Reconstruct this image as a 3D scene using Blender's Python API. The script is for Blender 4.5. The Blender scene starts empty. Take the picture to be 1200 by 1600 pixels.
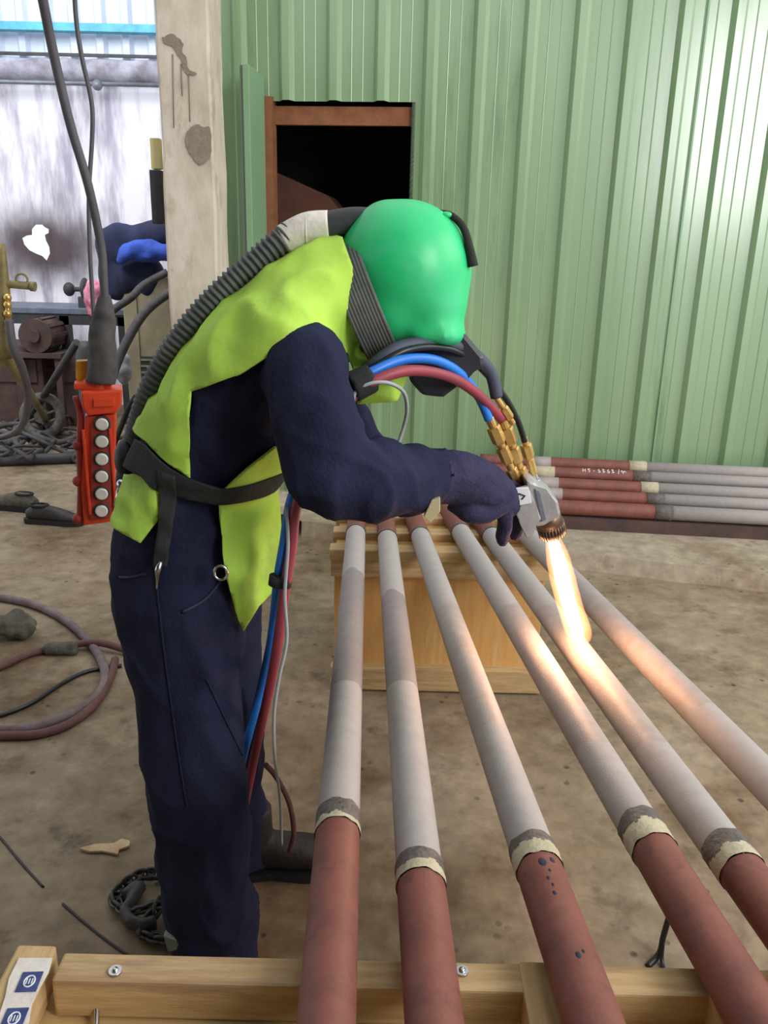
import bpy, bmesh, math, random
from mathutils import Vector, Matrix, noise
from mathutils.bvhtree import BVHTree
random.seed(7)
C = bpy.context.scene.collection
V = Vector

# ------------------------------------------------------------------ camera
F = 1294.0; CAM = V((0, 0, 1.55))
dn = V((-100, -4100, 1294)).normalized()          # world down seen in (right, up, forward)
zc = -dn; fc = V((0, 0, 1)); yc = (fc - fc.dot(zc)*zc).normalized(); xc = yc.cross(zc)
if xc.x < 0: xc = -xc
def c2w(v): return V((v.dot(xc), v.dot(yc), v.dot(zc)))
right, up, fwd = c2w(V((1, 0, 0))), c2w(V((0, 1, 0))), c2w(V((0, 0, 1)))
cd = bpy.data.cameras.new('camera'); cam = bpy.data.objects.new('camera', cd); C.objects.link(cam)
M = Matrix((( right.x, up.x, -fwd.x, CAM.x), (right.y, up.y, -fwd.y, CAM.y), (right.z, up.z, -fwd.z, CAM.z), (0, 0, 0, 1)))
cam.matrix_world = M
cd.sensor_fit = 'VERTICAL'; cd.sensor_height = 36; cd.lens = 36*F/1600; cd.clip_start = .02
bpy.context.scene.camera = cam

# ------------------------------------------------------------------ light, world, exposure
sc = bpy.context.scene
sc.view_settings.view_transform = 'Standard'; sc.view_settings.look = 'None'
sc.view_settings.gamma = 1; sc.view_settings.use_curve_mapping = False
sc.view_settings.exposure = 0.28
w = bpy.data.worlds.new('world'); sc.world = w; w.use_nodes = True
bg = w.node_tree.nodes['Background']; bg.inputs[0].default_value = (.93, .96, 1, 1); bg.inputs[1].default_value = .88
def area(name, loc, target, sx, sy, power, col=(1, 1, 1)):
    l = bpy.data.lights.new(name, 'AREA'); l.shape = 'RECTANGLE'; l.size = sx; l.size_y = sy; l.energy = power; l.color = col
    o = bpy.data.objects.new(name, l); C.objects.link(o); o.location = loc
    o.rotation_euler = (V(target)-V(loc)).to_track_quat('-Z', 'Y').to_euler(); return o
area('daylight_opening_right', (4.2, 1.6, 3.6), (0.6, 2.4, .5), 2.4, 2.4, 70, (1, .98, .95))
area('added_sheen_light', (2.85, -1.3, 3.1), (1.9, 4.8, 2.1), .9, 2.0, 110, (1, 1, 1))  # added behind the camera to put a sheen on the green wall
area('added_far_bay_light', (-3.0, 5.2, 4.2), (-3.2, 8.5, 1.8), 2.4, 1.6, 120, (.93, .95, 1))  # added in front of the far sheet to brighten it

# ------------------------------------------------------------------ pixel -> place helpers (frame 1200x1600)
def ray(px, py): return right*((px-600)/F) + up*((800-py)/F) + fwd
def at(px, py, Y):
    r = ray(px, py); return CAM + r*(Y/r.y)
def atz(px, py, z):
    r = ray(px, py); return CAM + r*((z-CAM.z)/r.z)
def hit(px, py, p0, n):
    r = ray(px, py); return CAM + r*((p0-CAM).dot(n)/r.dot(n))

# ------------------------------------------------------------------ materials
def lin(c): return tuple((x/255/12.92 if x/255 <= .04045 else ((x/255+.055)/1.055)**2.4) for x in c)+(1,)
def mat(name, c1, c2=None, rough=.7, metal=0, scale=8, bump=0, bscale=60, stretch=(1, 1, 1), contrast=(.35, .65), spec=.5, detail=6, c3=None, s3=2):
    m = bpy.data.materials.new(name); m.use_nodes = True; nt = m.node_tree; N = nt.nodes; L = nt.links
    b = N['Principled BSDF']; b.inputs['Base Color'].default_value = lin(c1); b.inputs['Roughness'].default_value = rough
    b.inputs['Metallic'].default_value = metal; b.inputs['Specular IOR Level'].default_value = spec
    tc = N.new('ShaderNodeTexCoord'); mp = N.new('ShaderNodeMapping'); mp.inputs['Scale'].default_value = stretch
    L.new(tc.outputs['Object'], mp.inputs[0])
    if c2:
        n = N.new('ShaderNodeTexNoise'); n.inputs['Scale'].default_value = scale; n.inputs['Detail'].default_value = detail; n.inputs['Roughness'].default_value = .62
        L.new(mp.outputs[0], n.inputs['Vector'])
        r = N.new('ShaderNodeValToRGB'); r.color_ramp.elements[0].position = contrast[0]; r.color_ramp.elements[1].position = contrast[1]
        r.color_ramp.elements[0].color = lin(c1); r.color_ramp.elements[1].color = lin(c2)
        L.new(n.outputs['Fac'], r.inputs[0]); out = r.outputs[0]
        if c3:
            n3 = N.new('ShaderNodeTexNoise'); n3.inputs['Scale'].default_value = s3; n3.inputs['Detail'].default_value = 7; n3.inputs['Roughness'].default_value = .68
            L.new(mp.outputs[0], n3.inputs['Vector'])
            r3 = N.new('ShaderNodeValToRGB'); r3.color_ramp.elements[0].position = .54; r3.color_ramp.elements[1].position = .68
            L.new(n3.outputs['Fac'], r3.inputs[0])
            mx = N.new('ShaderNodeMixRGB'); mx.inputs[2].default_value = lin(c3); L.new(r3.outputs[0], mx.inputs[0]); L.new(out, mx.inputs[1]); out = mx.outputs[0]
        L.new(out, b.inputs['Base Color'])
    if bump:
        n2 = N.new('ShaderNodeTexNoise'); n2.inputs['Scale'].default_value = bscale; n2.inputs['Detail'].default_value = 5
        L.new(mp.outputs[0], n2.inputs['Vector'])
        bp = N.new('ShaderNodeBump'); bp.inputs['Strength'].default_value = bump; bp.inputs['Distance'].default_value = .01
        L.new(n2.outputs['Fac'], bp.inputs['Height']); L.new(bp.outputs[0], b.inputs['Normal'])
    return m
M_ = dict(
 green_wall=mat('green_sheet', (130, 160, 118), (144, 173, 132), .27, .0, 2.2, .10, 7, (1, 1, .12), spec=.8, c3=(112, 144, 104), s3=5),
 green_edge=mat('green_edge', (132, 168, 130), rough=.5),
 grey_edge=mat('grey_edge', (120, 128, 118), rough=.6),
 column=mat('column_plaster', (198, 184, 164), (226, 214, 196), .9, 0, 6, .35, 30, (1, 1, .5), c3=(176, 160, 138), s3=5),
 cement=mat('cement_patch', (138, 126, 110), (150, 138, 120), .95, 0, 30, .5, 60),
 rust=mat('rusty_steel', (128, 78, 50), (150, 96, 62), .75, 0, 14, .2, 50),
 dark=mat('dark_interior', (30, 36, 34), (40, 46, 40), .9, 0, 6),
 brownsheet=mat('brown_sheet', (104, 62, 44), (84, 52, 40), .85, 0, 6),
 sky_sheet=mat('clear_sheet', (214, 222, 236), (196, 206, 222), .5, 0, 3),
 blue_beam=mat('blue_beam', (96, 190, 214), (80, 160, 184), .55, 0, 8),
 steel_dark=mat('dark_steel', (54, 54, 58), (72, 70, 70), .6, .2, 14, .2),
 steel_grey=mat('grey_steel', (128, 134, 142), (104, 108, 114), .5, .3, 10),
 bench_top=mat('bench_top', (116, 128, 144), (92, 100, 112), .5, .1, 8),
 navy=mat('navy_coverall', (29, 31, 53), (38, 41, 66), .88, 0, 7, .25, 140, spec=.2),
 glove=mat('glove_navy', (44, 42, 66), (60, 56, 84), .85, 0, 16, .35, 160, spec=.2),
 glovedust=mat('glove_lining', (196, 180, 140), rough=.9),
 vest=mat('lime_fabric', (174, 214, 78), (188, 228, 92), .75, 0, 5, .18, 40, spec=.25, c3=(158, 192, 88), s3=6),
 strap=mat('black_webbing', (34, 36, 34), (46, 47, 44), .85, 0, 20, .2, 200),
 helmet=mat('helmet_shell', (42, 200, 122), (52, 210, 132), .40, 0, 5, .03, 20, c3=(70, 200, 138), s3=7),
 rubber=mat('black_rubber', (44, 46, 48), (60, 62, 64), .6, 0, 14, .1, 80),
 hosegrey=mat('corrugated_rubber', (74, 78, 76), (96, 98, 94), .65, 0, 20),
 tape=mat('white_tape', (238, 232, 222), (220, 210, 198), .7, 0, 14, .3, 50),
 visor=mat('dark_visor', (40, 42, 48), (58, 58, 64), .35, 0, 8),
 hblue=mat('blue_hose', (32, 116, 214), (40, 130, 226), .4, 0, 10),
 hred=mat('red_hose', (166, 62, 58), (140, 70, 84), .5, 0, 16),
 hred2=mat('maroon_hose', (142, 62, 78), (160, 60, 68), .5, 0, 16),
 hblack=mat('black_hose', (26, 28, 30), rough=.35),
 hslate=mat('slate_hose', (62, 68, 84), (74, 80, 96), .6, 0, 12),
 hgrey=mat('grey_cable', (160, 164, 168), rough=.5),
 brass=mat('brass', (226, 190, 120), (206, 164, 96), .32, .7, 20),
 chrome=mat('chrome', (200, 200, 200), rough=.25, metal=1),
 alu=mat('cast_aluminium', (186, 182, 180), (164, 160, 160), .45, .35, 18, .1, 80),
 nozzle=mat('heated_nozzle', (132, 108, 86), (94, 78, 70), .45, .7, 30),
 label=mat('white_sticker', (232, 232, 236), rough=.6),
 ink=mat('dark_ink', (38, 40, 60), rough=.7),
 coat=mat('sprayed_metal_coat', (168, 160, 157), (178, 170, 166), .75, .15, 30, .12, 300, contrast=(.3, .7)),
 coat_dark=mat('thin_metal_coat', (142, 132, 131), (152, 141, 139), .62, .15, 30, .12, 300),
 coat_mauve=mat('warm_metal_coat', (162, 150, 146), (171, 161, 157), .62, .15, 30, .12, 300),
 primer=mat('red_primer', (118, 68, 58), (134, 80, 68), .6, 0, 14, .1, 120, c3=(108, 64, 58), s3=18),
 band_dark=mat('scorched_tape', (84, 76, 74), (112, 104, 98), .6, 0, 40, .4, 120),
 band_cream=mat('masking_tape', (198, 188, 158), (176, 166, 138), .7, 0, 40, .3, 120),
 ply=mat('plywood', (212, 164, 98), (196, 146, 84), .65, 0, 5, .1, 40, (6, 6, .7), c3=(214, 178, 122), s3=3),  # far crate: extra saturation puts the flame's orange glow into the colour
 ply_top=mat('plywood_flat', (214, 184, 128), (200, 164, 106), .6, 0, 5, .1, 40, (.7, 6, 6)),
 batten=mat('pine_batten', (200, 172, 124), (172, 138, 94), .7, 0, 6, .2, 60, (.9, 9, 9), c3=(150, 120, 92), s3=2),
 batten_y=mat('pine_batten_across', (206, 178, 126), (178, 144, 98), .7, 0, 6, .2, 60, (9, .9, 9)),
 orange=mat('orange_plastic', (236, 84, 44), (216, 66, 38), .45, 0, 10),
 orange_dk=mat('worn_orange', (186, 66, 50), (150, 60, 52), .6, 0, 20),
 button=mat('white_button', (236, 232, 222), (214, 210, 202), .5, 0, 20),
 yellow=mat('yellow_paint', (224, 164, 36), (196, 132, 40), .5, 0, 20),
 olive=mat('olive_paint', (150, 136, 84), (116, 104, 70), .55, .1, 18),
 wrap=mat('grey_wrap', (84, 80, 80), (66, 64, 64), .8, 0, 14, .3, 40),
 cable=mat('grey_rubber_cable', (92, 88, 94), (78, 74, 80), .6, 0, 10),
 beige=mat('beige_cabinet', (158, 148, 118), (134, 124, 98), .6, 0, 6),
 bluecloth=mat('blue_cloth', (58, 92, 190), (44, 74, 166), .85, 0, 8, .3, 20),
 navycloth=mat('navy_cloth', (40, 46, 78), (30, 34, 60), .9, 0, 6, .4, 16),
 pink=mat('pink_rag', (196, 74, 110), (214, 160, 176), .85, 0, 30, .3, 20),
 bag=mat('grey_bag', (176, 178, 184), (150, 152, 158), .6, 0, 12, .4, 20),
 brownclutter=mat('rusted_clutter', (92, 66, 60), (66, 54, 52), .8, 0, 8, .4, 20),
 leather=mat('black_leather', (34, 32, 32), (50, 46, 44), .55, 0, 14, .2, 80),
 bootm=mat('dusty_boot', (30, 26, 28), (46, 38, 38), .6, 0, 14, .3, 60),
 sole=mat('boot_sole', (30, 30, 30), rough=.8),
 stone=mat('grey_stone', (98, 96, 86), (74, 70, 60), .9, 0, 24, .8, 40),
 chainm=mat('chain_steel', (84, 82, 78), (60, 58, 54), .5, .6, 20),
 paper=mat('torn_cardboard', (198, 160, 110), (224, 204, 168), .85, 0, 12),
 hosedusty=mat('dusty_hose', (132, 116, 118), (104, 88, 86), .8, 0, 14),
 hosemaroon=mat('dusty_maroon_hose', (92, 56, 58), (110, 76, 72), .7, 0, 14),
 skin=mat('skin', (150, 104, 80), rough=.6),
 ledge=mat('rough_ledge', (126, 122, 132), (176, 176, 190), .9, 0, 6, .5, 20),
 print_blue=mat('blue_print', (44, 58, 110), (66, 82, 134), .7, 0, 60),
 shade_roof=mat('grey_shade_sheet', (92, 92, 88), rough=.9),
 jute=mat('pale_yellow_paint', (222, 210, 150), rough=.7),
)

# floor concrete with pits, stains and long trowel streaks
def floor_mat(name, a, b_, c_, d_):
    m = bpy.data.materials.new(name); m.use_nodes = True; nt = m.node_tree; N = nt.nodes; L = nt.links
    b = N['Principled BSDF']; b.inputs['Roughness'].default_value = .82; b.inputs['Specular IOR Level'].default_value = .3
    tc = N.new('ShaderNodeTexCoord')
    def nz(s, d, r, off=0):
        mp = N.new('ShaderNodeMapping'); mp.inputs['Location'].default_value = (off, off*2, 0); L.new(tc.outputs['Object'], mp.inputs[0])
        n = N.new('ShaderNodeTexNoise'); n.inputs['Scale'].default_value = s; n.inputs['Detail'].default_value = d; n.inputs['Roughness'].default_value = r
        L.new(mp.outputs[0], n.inputs['Vector']); return n.outputs['Fac']
    def ramp(i, p0, p1, c0=(0, 0, 0, 1), c1=(1, 1, 1, 1)):
        r = N.new('ShaderNodeValToRGB'); r.color_ramp.elements[0].position = p0; r.color_ramp.elements[1].position = p1
        r.color_ramp.elements[0].color = c0; r.color_ramp.elements[1].color = c1; L.new(i, r.inputs[0]); return r.outputs[0]
    def mix(f, x, y, t='MIX'):
        q = N.new('ShaderNodeMixRGB'); q.blend_type = t
        if isinstance(f, float): q.inputs[0].default_value = f
        else: L.new(f, q.inputs[0])
        for k, s in ((1, x), (2, y)):
            if isinstance(s, tuple): q.inputs[k].default_value = s
            else: L.new(s, q.inputs[k])
        return q.outputs[0]
    base = ramp(nz(1.3, 8, .6), .36, .64, lin(a), lin(b_))
    fine = ramp(nz(13, 7, .65, 3), .3, .7)
    col = mix(ramp(nz(1.1, 6, .7, 7), .47, .63), base, lin(c_))
    col = mix(mix(.55, (0, 0, 0, 1), ramp(nz(5.5, 7, .7, 12), .56, .68)), col, lin(d_))
    col = mix(.28, col, mix(1.0, col, fine, 'OVERLAY'))
    v = N.new('ShaderNodeTexVoronoi'); v.inputs['Scale'].default_value = 17; L.new(tc.outputs['Object'], v.inputs['Vector'])
    pit = ramp(v.outputs['Distance'], .10, .2); pm = ramp(nz(3, 4, .6, 20), .5, .6)
    pits = mix(pm, (1, 1, 1, 1), pit)
    col = mix(.6, col, mix(1.0, col, pits, 'MULTIPLY'))
    L.new(col, b.inputs['Base Color'])
    bp = N.new('ShaderNodeBump'); bp.inputs['Strength'].default_value = .5; bp.inputs['Distance'].default_value = .012
    hh = mix(.5, nz(11, 9, .7, 5), pits); L.new(hh, bp.inputs['Height']); L.new(bp.outputs[0], b.inputs['Normal'])
    return m
M_['floor'] = floor_mat('stained_concrete', (132, 114, 90), (156, 140, 118), (108, 88, 64), (82, 66, 50))
M_['ledgec'] = floor_mat('step_concrete', (158, 144, 124), (176, 162, 142), (142, 124, 102), (112, 96, 78))

# ------------------------------------------------------------------ mesh helpers
def cr(pts, k=6):
    """Catmull-Rom through pts (Vectors or tuples of floats)."""
    P = [tuple(p) for p in pts]; out = []
    for i in range(len(P)-1):
        p0 = P[max(i-1, 0)]; p1 = P[i]; p2 = P[i+1]; p3 = P[min(i+2, len(P)-1)]
        for j in range(k):
            t = j/k
            out.append(tuple(.5*((2*b)+(-a+c)*t+(2*a-5*b+4*c-d)*t*t+(-a+3*b-3*c+d)*t**3) for a, b, c, d in zip(p0, p1, p2, p3)))
    out.append(P[-1]); return out
def loft(bm, pts, rad, n=16, side=None, cap=True, mi=0, closed=False):
    pts = [V(p) for p in pts]; N = len(pts)
    if not isinstance(rad, (list,)): rad = [rad]*N
    rings = []; b = None
    for i, p in enumerate(pts):
        if closed: d = pts[(i+1) % N]-pts[i-1]
        else: d = pts[min(i+1, N-1)]-pts[max(i-1, 0)]
        if d.length < 1e-9: d = V((0, 0, 1))
        d.normalize()
        if side is not None: b = side-side.dot(d)*d
        else:
            if b is None: b = V((0, 1, 0)) if abs(d.y) < .9 else V((1, 0, 0))
            b = b-b.dot(d)*d
        b.normalize(); a = d.cross(b)
        r = rad[i]; ra, rb = (r, r) if not isinstance(r, (tuple,)) else r
        rings.append([bm.verts.new(p+a*(ra*math.cos(2*math.pi*j/n))+b*(rb*math.sin(2*math.pi*j/n))) for j in range(n)])
    rr = rings+[rings[0]] if closed else rings
    for r0, r1 in zip(rr, rr[1:]):
        for j in range(n):
            f = bm.faces.new((r0[j], r0[(j+1) % n], r1[(j+1) % n], r1[j])); f.material_index = mi; f.smooth = True
    if cap and not closed:
        f = bm.faces.new(rings[0][::-1]); f.material_index = mi; f = bm.faces.new(rings[-1]); f.material_index = mi
    return rings
def tube(bm, pts, r, n=12, k=6, mi=0, cap=True):
    if isinstance(r, list):
        q = cr([tuple(p)+(x,) for p, x in zip(pts, r)], k); return loft(bm, [a[:3] for a in q], [max(a[3], 1e-4) for a in q], n, None, cap, mi)
    return loft(bm, cr(pts, k) if k > 1 else pts, r, n, None, cap, mi)
def box(bm, c, s, rot=None, mi=0, bev=0):
    vs = []
    for dz in (-1, 1):
        for dx, dy in ((-1, -1), (1, -1), (1, 1), (-1, 1)):
            v = V((dx*s[0]/2, dy*s[1]/2, dz*s[2]/2)); v = (rot @ v) if rot else v; vs.append(bm.verts.new(V(c)+v))
    fs = [(3, 2, 1, 0), (4, 5, 6, 7), (0, 1, 5, 4), (1, 2, 6, 5), (2, 3, 7, 6), (3, 0, 4, 7)]
    F_ = [bm.faces.new([vs[i] for i in f]) for f in fs]
    for f in F_: f.material_index = mi
    if bev:
        es = list({e for f in F_ for e in f.edges}); r = bmesh.ops.bevel(bm, geom=es, offset=bev, segments=2, affect='EDGES', profile=.6)
        for f in r['faces']: f.material_index = mi
def prism(bm, pts, dvec, mi=0, bev=0):
    a = [bm.verts.new(V(p)) for p in pts]; b = [bm.verts.new(V(p)+dvec) for p in pts]; n = len(pts); fs = []
    fs.append(bm.faces.new(a)); fs.append(bm.faces.new(b[::-1]))
    for i in range(n): fs.append(bm.faces.new((a[i], b[i], b[(i+1) % n], a[(i+1) % n])))
    for f in fs: f.material_index = mi
    if bev:
        es = list({e for f in fs for e in f.edges}); bmesh.ops.bevel(bm, geom=es, offset=bev, segments=2, affect='EDGES', profile=.6)
def ball(bm, c, r, rot=None, mi=0, u=20, v=14):
    r = (r, r, r) if not isinstance(r, tuple) else r
    g = bmesh.ops.create_uvsphere(bm, u_segments=u, v_segments=v, radius=1)
    for q in g['verts']:
        p = V((q.co.x*r[0], q.co.y*r[1], q.co.z*r[2])); q.co = V(c)+((rot @ p) if rot else p)
    for f in {f for q in g['verts'] for f in q.link_faces}: f.smooth = True; f.material_index = mi
def cyl(bm, p0, p1, r, n=20, mi=0, r2=None):
    loft(bm, [p0, p1], [r, r if r2 is None else r2], n, None, True, mi)
def finish(name, bm, mats, parent=None, smooth=False, fix=True):
    if fix: bmesh.ops.recalc_face_normals(bm, faces=bm.faces)
    me = bpy.data.meshes.new(name); bm.to_mesh(me); bm.free()
    for m in (mats if isinstance(mats, (list, tuple)) else [mats]): me.materials.append(M_[m] if isinstance(m, str) else m)
    if smooth:
        for p in me.polygons: p.use_smooth = True
    o = bpy.data.objects.new(name, me); C.objects.link(o)
    if parent: o.parent = parent; o.matrix_parent_inverse = Matrix.Identity(4); me.transform(parent_world(parent).inverted())
    return o
WORLD = {}
def parent_world(p):
    m = Matrix.Identity(4)
    while p is not None: m = Matrix.Translation(p.location) @ m; p = p.parent
    return m
def tag(o, label=None, cat=None, group=None, kind=None):
    if label: o['label'] = label
    if cat: o['category'] = cat
    if group: o['group'] = group
    if kind: o['kind'] = kind
    return o
def thing(name, loc, label, cat, group=None):
    o = bpy.data.objects.new(name, None); C.objects.link(o); o.location = loc; o.empty_display_size = .05
    return tag(o, label, cat, group)
def remesh(bm, vox, smooth=4, wr=None):
    me = bpy.data.meshes.new('t'); bmesh.ops.recalc_face_normals(bm, faces=bm.faces); bm.to_mesh(me); bm.free()
    o = bpy.data.objects.new('t', me); C.objects.link(o)
    m = o.modifiers.new('r', 'REMESH'); m.mode = 'VOXEL'; m.voxel_size = vox
    s = o.modifiers.new('s', 'SMOOTH'); s.iterations = smooth; s.factor = .5
    dg = bpy.context.evaluated_depsgraph_get(); dg.update()
    res = bpy.data.meshes.new_from_object(o.evaluated_get(dg)); bpy.data.objects.remove(o); bpy.data.meshes.remove(me)
    b2 = bmesh.new(); b2.from_mesh(res); bpy.data.meshes.remove(res)
    if wr:
        b2.normal_update(); mv = []
        for v in b2.verts: mv.append(v.normal*wr(v.co))
        for v, d in zip(b2.verts, mv): v.co += d
    for f in b2.faces: f.smooth = True; f.material_index = 0
    return b2
def inpoly(x, y, P):
    c = False; j = len(P)-1
    for i in range(len(P)):
        if (P[i][1] > y) != (P[j][1] > y) and x < (P[j][0]-P[i][0])*(y-P[i][1])/(P[j][1]-P[i][1])+P[i][0]: c = not c
        j = i
    return c
def panel(src, polys, Yref, off, thick, sides='both', ymid=1.6, wr=None):
    """Cloth cut out of an offset copy of src by outlines drawn in the side (x,z) view."""
    b = src.copy(); b.normal_update()
    for v, n in [(v, v.normal.copy()) for v in b.verts]: v.co += n*(off+(wr(v.co) if wr else 0))
    PP = []
    for poly in polys:
        q = [at(x, y, Yref) for x, y in poly]; P = [(p.x, p.z) for p in q]; PP.append(P)
        x0 = min(p[0] for p in P)-.02; x1 = max(p[0] for p in P)+.02; z0 = min(p[1] for p in P)-.02; z1 = max(p[1] for p in P)+.02
        for i in range(len(P)):
            a, c = P[i], P[(i+1) % len(P)]; n = V((c[1]-a[1], 0, -(c[0]-a[0])))
            if n.length < 1e-6: continue
            ax, cx = min(a[0], c[0])-.015, max(a[0], c[0])+.015; az, cz = min(a[1], c[1])-.015, max(a[1], c[1])+.015
            fs = [f for f in b.faces if ax < f.calc_center_median().x < cx and az < f.calc_center_median().z < cz]
            g = set(fs); [g.update(f.edges) for f in fs]; [g.update(f.verts) for f in fs]
            bmesh.ops.bisect_plane(b, geom=list(g), plane_co=V((a[0], 0, a[1])), plane_no=n.normalized(), dist=1e-5)
    kill = []
    for f in b.faces:
        c = f.calc_center_median()
        ok = any(inpoly(c.x, c.z, P) for P in PP)
        if sides == 'near' and c.y > ymid: ok = False
        if not ok: kill.append(f)
    bmesh.ops.delete(b, geom=kill, context='FACES')
    # thicken inward
    b.normal_update(); top = list(b.faces); vmap = {}
    for v in list(b.verts): vmap[v] = b.verts.new(v.co-v.normal*thick)
    edges = [e for e in b.edges if len(e.link_faces) == 1]
    eq = [(e.verts[0], e.verts[1]) for e in edges]
    for f in top: b.faces.new([vmap[v] for v in reversed(f.verts)]).smooth = True
    for a, c in eq:
        try: b.faces.new((a, c, vmap[c], vmap[a]))
        except ValueError: pass
    return b
def fb(p, s, st=(1, 1, 1), off=0): return noise.noise(V((p.x*s*st[0]+off, p.y*s*st[1]+off, p.z*s*st[2]+off)))

# ================================================================== SETTING
b = bmesh.new()
q = [(-7, -1.5, 0), (5, -1.5, 0), (5, 9.5, 0), (-7, 9.5, 0)]
bm_vs = [b.verts.new(p) for p in q]; b.faces.new(bm_vs)
o = finish('floor', b, 'floor'); tag(o, kind='structure')

# back wall: ribbed green sheet, turned 5.7 degrees
WA = math.radians(-5.7); WO = V((0, 5.0, 0)); WX = V((math.cos(WA), math.sin(WA), 0)); WN = V((-WX.y, WX.x, 0))
def onwall(px, py, d=0):
    p = hit(px, py, WO+WN*d, WN); return ((p-WO).dot(WX), p.z)
s_l, ztop = onwall(427, 158); s_r, _ = onwall(644, 158); zbot = 1.42
PIT = .262
def profile(s):
    s0 = s+.11; t = (s0/PIT-math.floor(s0/PIT))*PIT
    pts = [(0, 0), (.022, .044), (.060, .044), (.082, 0), (.130, 0), (.134, .0025), (.138, 0), (.192, 0), (.196, .0025), (.200, 0), (PIT, 0)]
    for (a, u), (c, v) in zip(pts, pts[1:]):
        if a <= t <= c: return u+(v-u)*(t-a)/(c-a)
    return 0
def breaks(a, c):
    out = [a, c]; k = math.floor((a+.11)/PIT)-1
    while k*PIT-.11 < c+PIT:
        for d in (0, .022, .060, .082, .130, .134, .138, .192, .196, .200):
            x = k*PIT-.11+d
            if a < x < c: out.append(x)
        k += 1
    return sorted(out)
b = bmesh.new()
for a, c, z0, z1 in ((-1.28, s_l, 0, 4.2), (s_r, 4.6, 0, 4.2), (s_l, s_r, ztop, 4.2), (s_l, s_r, 0, zbot)):
    xs = breaks(a, c); cols = []
    for x in xs:
        d = profile(x); cols.append([b.verts.new(WO+WX*x+WN*(-d+e)+V((0, 0, z))) for e in (0, .004) for z in (z0, z1)])
    for p, r in zip(cols, cols[1:]):
        b.faces.new((p[0], r[0], r[1], p[1])); b.faces.new((p[2], p[3], r[3], r[2]))
        b.faces.new((p[0], p[2], r[2], r[0])); b.faces.new((p[1], r[1], r[3], p[3]))
    for p in (cols[0], cols[-1]): b.faces.new((p[0], p[1], p[3], p[2]))
o = finish('wall_back', b, 'green_wall'); tag(o, kind='structure')
# seam strip between two sheets
def wp(s, z, d=0): return WO+WX*s+WN*(-d)+V((0, 0, z))
b = bmesh.new()
s1, _ = onwall(1106, 20); prism(b, [wp(s1-.006, .1, .003), wp(s1+.006, .1, .003), wp(s1+.004, 4.2, .003), wp(s1-.004, 4.2, .003)], WN*-.006)
o = finish('trim_1', b, 'green_edge'); tag(o, kind='structure')
# window
win = bpy.data.objects.new('window_1', None); C.objects.link(win); win.location = wp((s_l+s_r)/2, zbot); tag(win, kind='structure')
b = bmesh.new()
prism(b, [wp(s_l-.01, ztop-.02, -.03), wp(s_r+.01, ztop-.02, -.03), wp(s_r+.01, ztop-.115, -.03), wp(s_l-.01, ztop-.115, -.03)], WN*.04)
finish('lintel', b, 'rust', win)
b = bmesh.new()
prism(b, [wp(s_l-.05, ztop+.02, .03), wp(s_l+.0, ztop+.02, .03), wp(s_l+.0, zbot, .03), wp(s_l-.05, zbot, .03)], WN*.1)
finish('jamb', b, 'rust', win)
b = bmesh.new()
prism(b, [wp(s_r, ztop, 0), wp(s_r+.02, ztop, 0), wp(s_r+.02, zbot, 0), wp(s_r, zbot, 0)], WN*.08)
finish('jamb', b, 'steel_dark', win)
b = bmesh.new()
_, zf = onwall(408, 122)
prism(b, [wp(s_l-.075, zf, .04), wp(s_l-.04, zf, .04), wp(s_l-.04, zbot-.02, .04), wp(s_l-.075, zbot-.02, .04)], WN*-.32, bev=.004)
finish('shutter', b, 'green_edge', win)
b = bmesh.new()
prism(b, [wp(s_l-.095, zf, .04), wp(s_l-.079, zf, .04), wp(s_l-.079, zbot-.02, .04), wp(s_l-.095, zbot-.02, .04)], WN*-.30)
finish('shutter_edge', b, 'grey_edge', win)
# dark room behind the window
b = bmesh.new()
def quad(b, *p, mi=0):
    f = b.faces.new([b.verts.new(V(x)) for x in p]); f.material_index = mi; return f
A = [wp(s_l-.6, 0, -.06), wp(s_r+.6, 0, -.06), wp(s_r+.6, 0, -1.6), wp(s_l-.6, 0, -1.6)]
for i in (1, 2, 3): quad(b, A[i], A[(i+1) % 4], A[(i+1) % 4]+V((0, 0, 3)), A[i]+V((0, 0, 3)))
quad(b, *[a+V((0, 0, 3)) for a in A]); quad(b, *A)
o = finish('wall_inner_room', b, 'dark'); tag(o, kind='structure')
b = bmesh.new()
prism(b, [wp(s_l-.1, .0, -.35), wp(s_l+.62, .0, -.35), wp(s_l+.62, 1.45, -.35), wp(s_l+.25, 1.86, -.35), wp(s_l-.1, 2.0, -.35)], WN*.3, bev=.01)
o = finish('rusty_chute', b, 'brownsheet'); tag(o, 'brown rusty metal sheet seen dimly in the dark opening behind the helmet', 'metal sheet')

# raised concrete ledge along the wall
b = bmesh.new()
p0 = atz(925, 893, 0); p1 = atz(1200, 926, 0); d = (p1-p0).normalized(); a0 = p0-d*1.6; a1 = p0+d*3.0
bk0 = wp(-1.2, 0, .0); bk1 = wp(4.4, 0, .0)
n = 60; R0, R1, R2 = [], [], []
for i in range(n+1):
    t = i/n; pf = a0.lerp(a1, t); j = V((noise.noise(V((t*22, 0, 0)))*.012, noise.noise(V((0, t*22, 3)))*.018, 0))
    pb = bk0.lerp(bk1, t)
    R0.append(b.verts.new(pf+j)); R1.append(b.verts.new(pf+j*1.3+V((0, .02, .085)))); R2.append(b.verts.new(pb+V((0, 0, .085))))
for i in range(n):
    b.faces.new((R0[i], R0[i+1], R1[i+1], R1[i])); b.faces.new((R1[i], R1[i+1], R2[i+1], R2[i]))
o = finish('floor_ledge', b, 'ledgec', smooth=False); tag(o, kind='structure')

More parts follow.
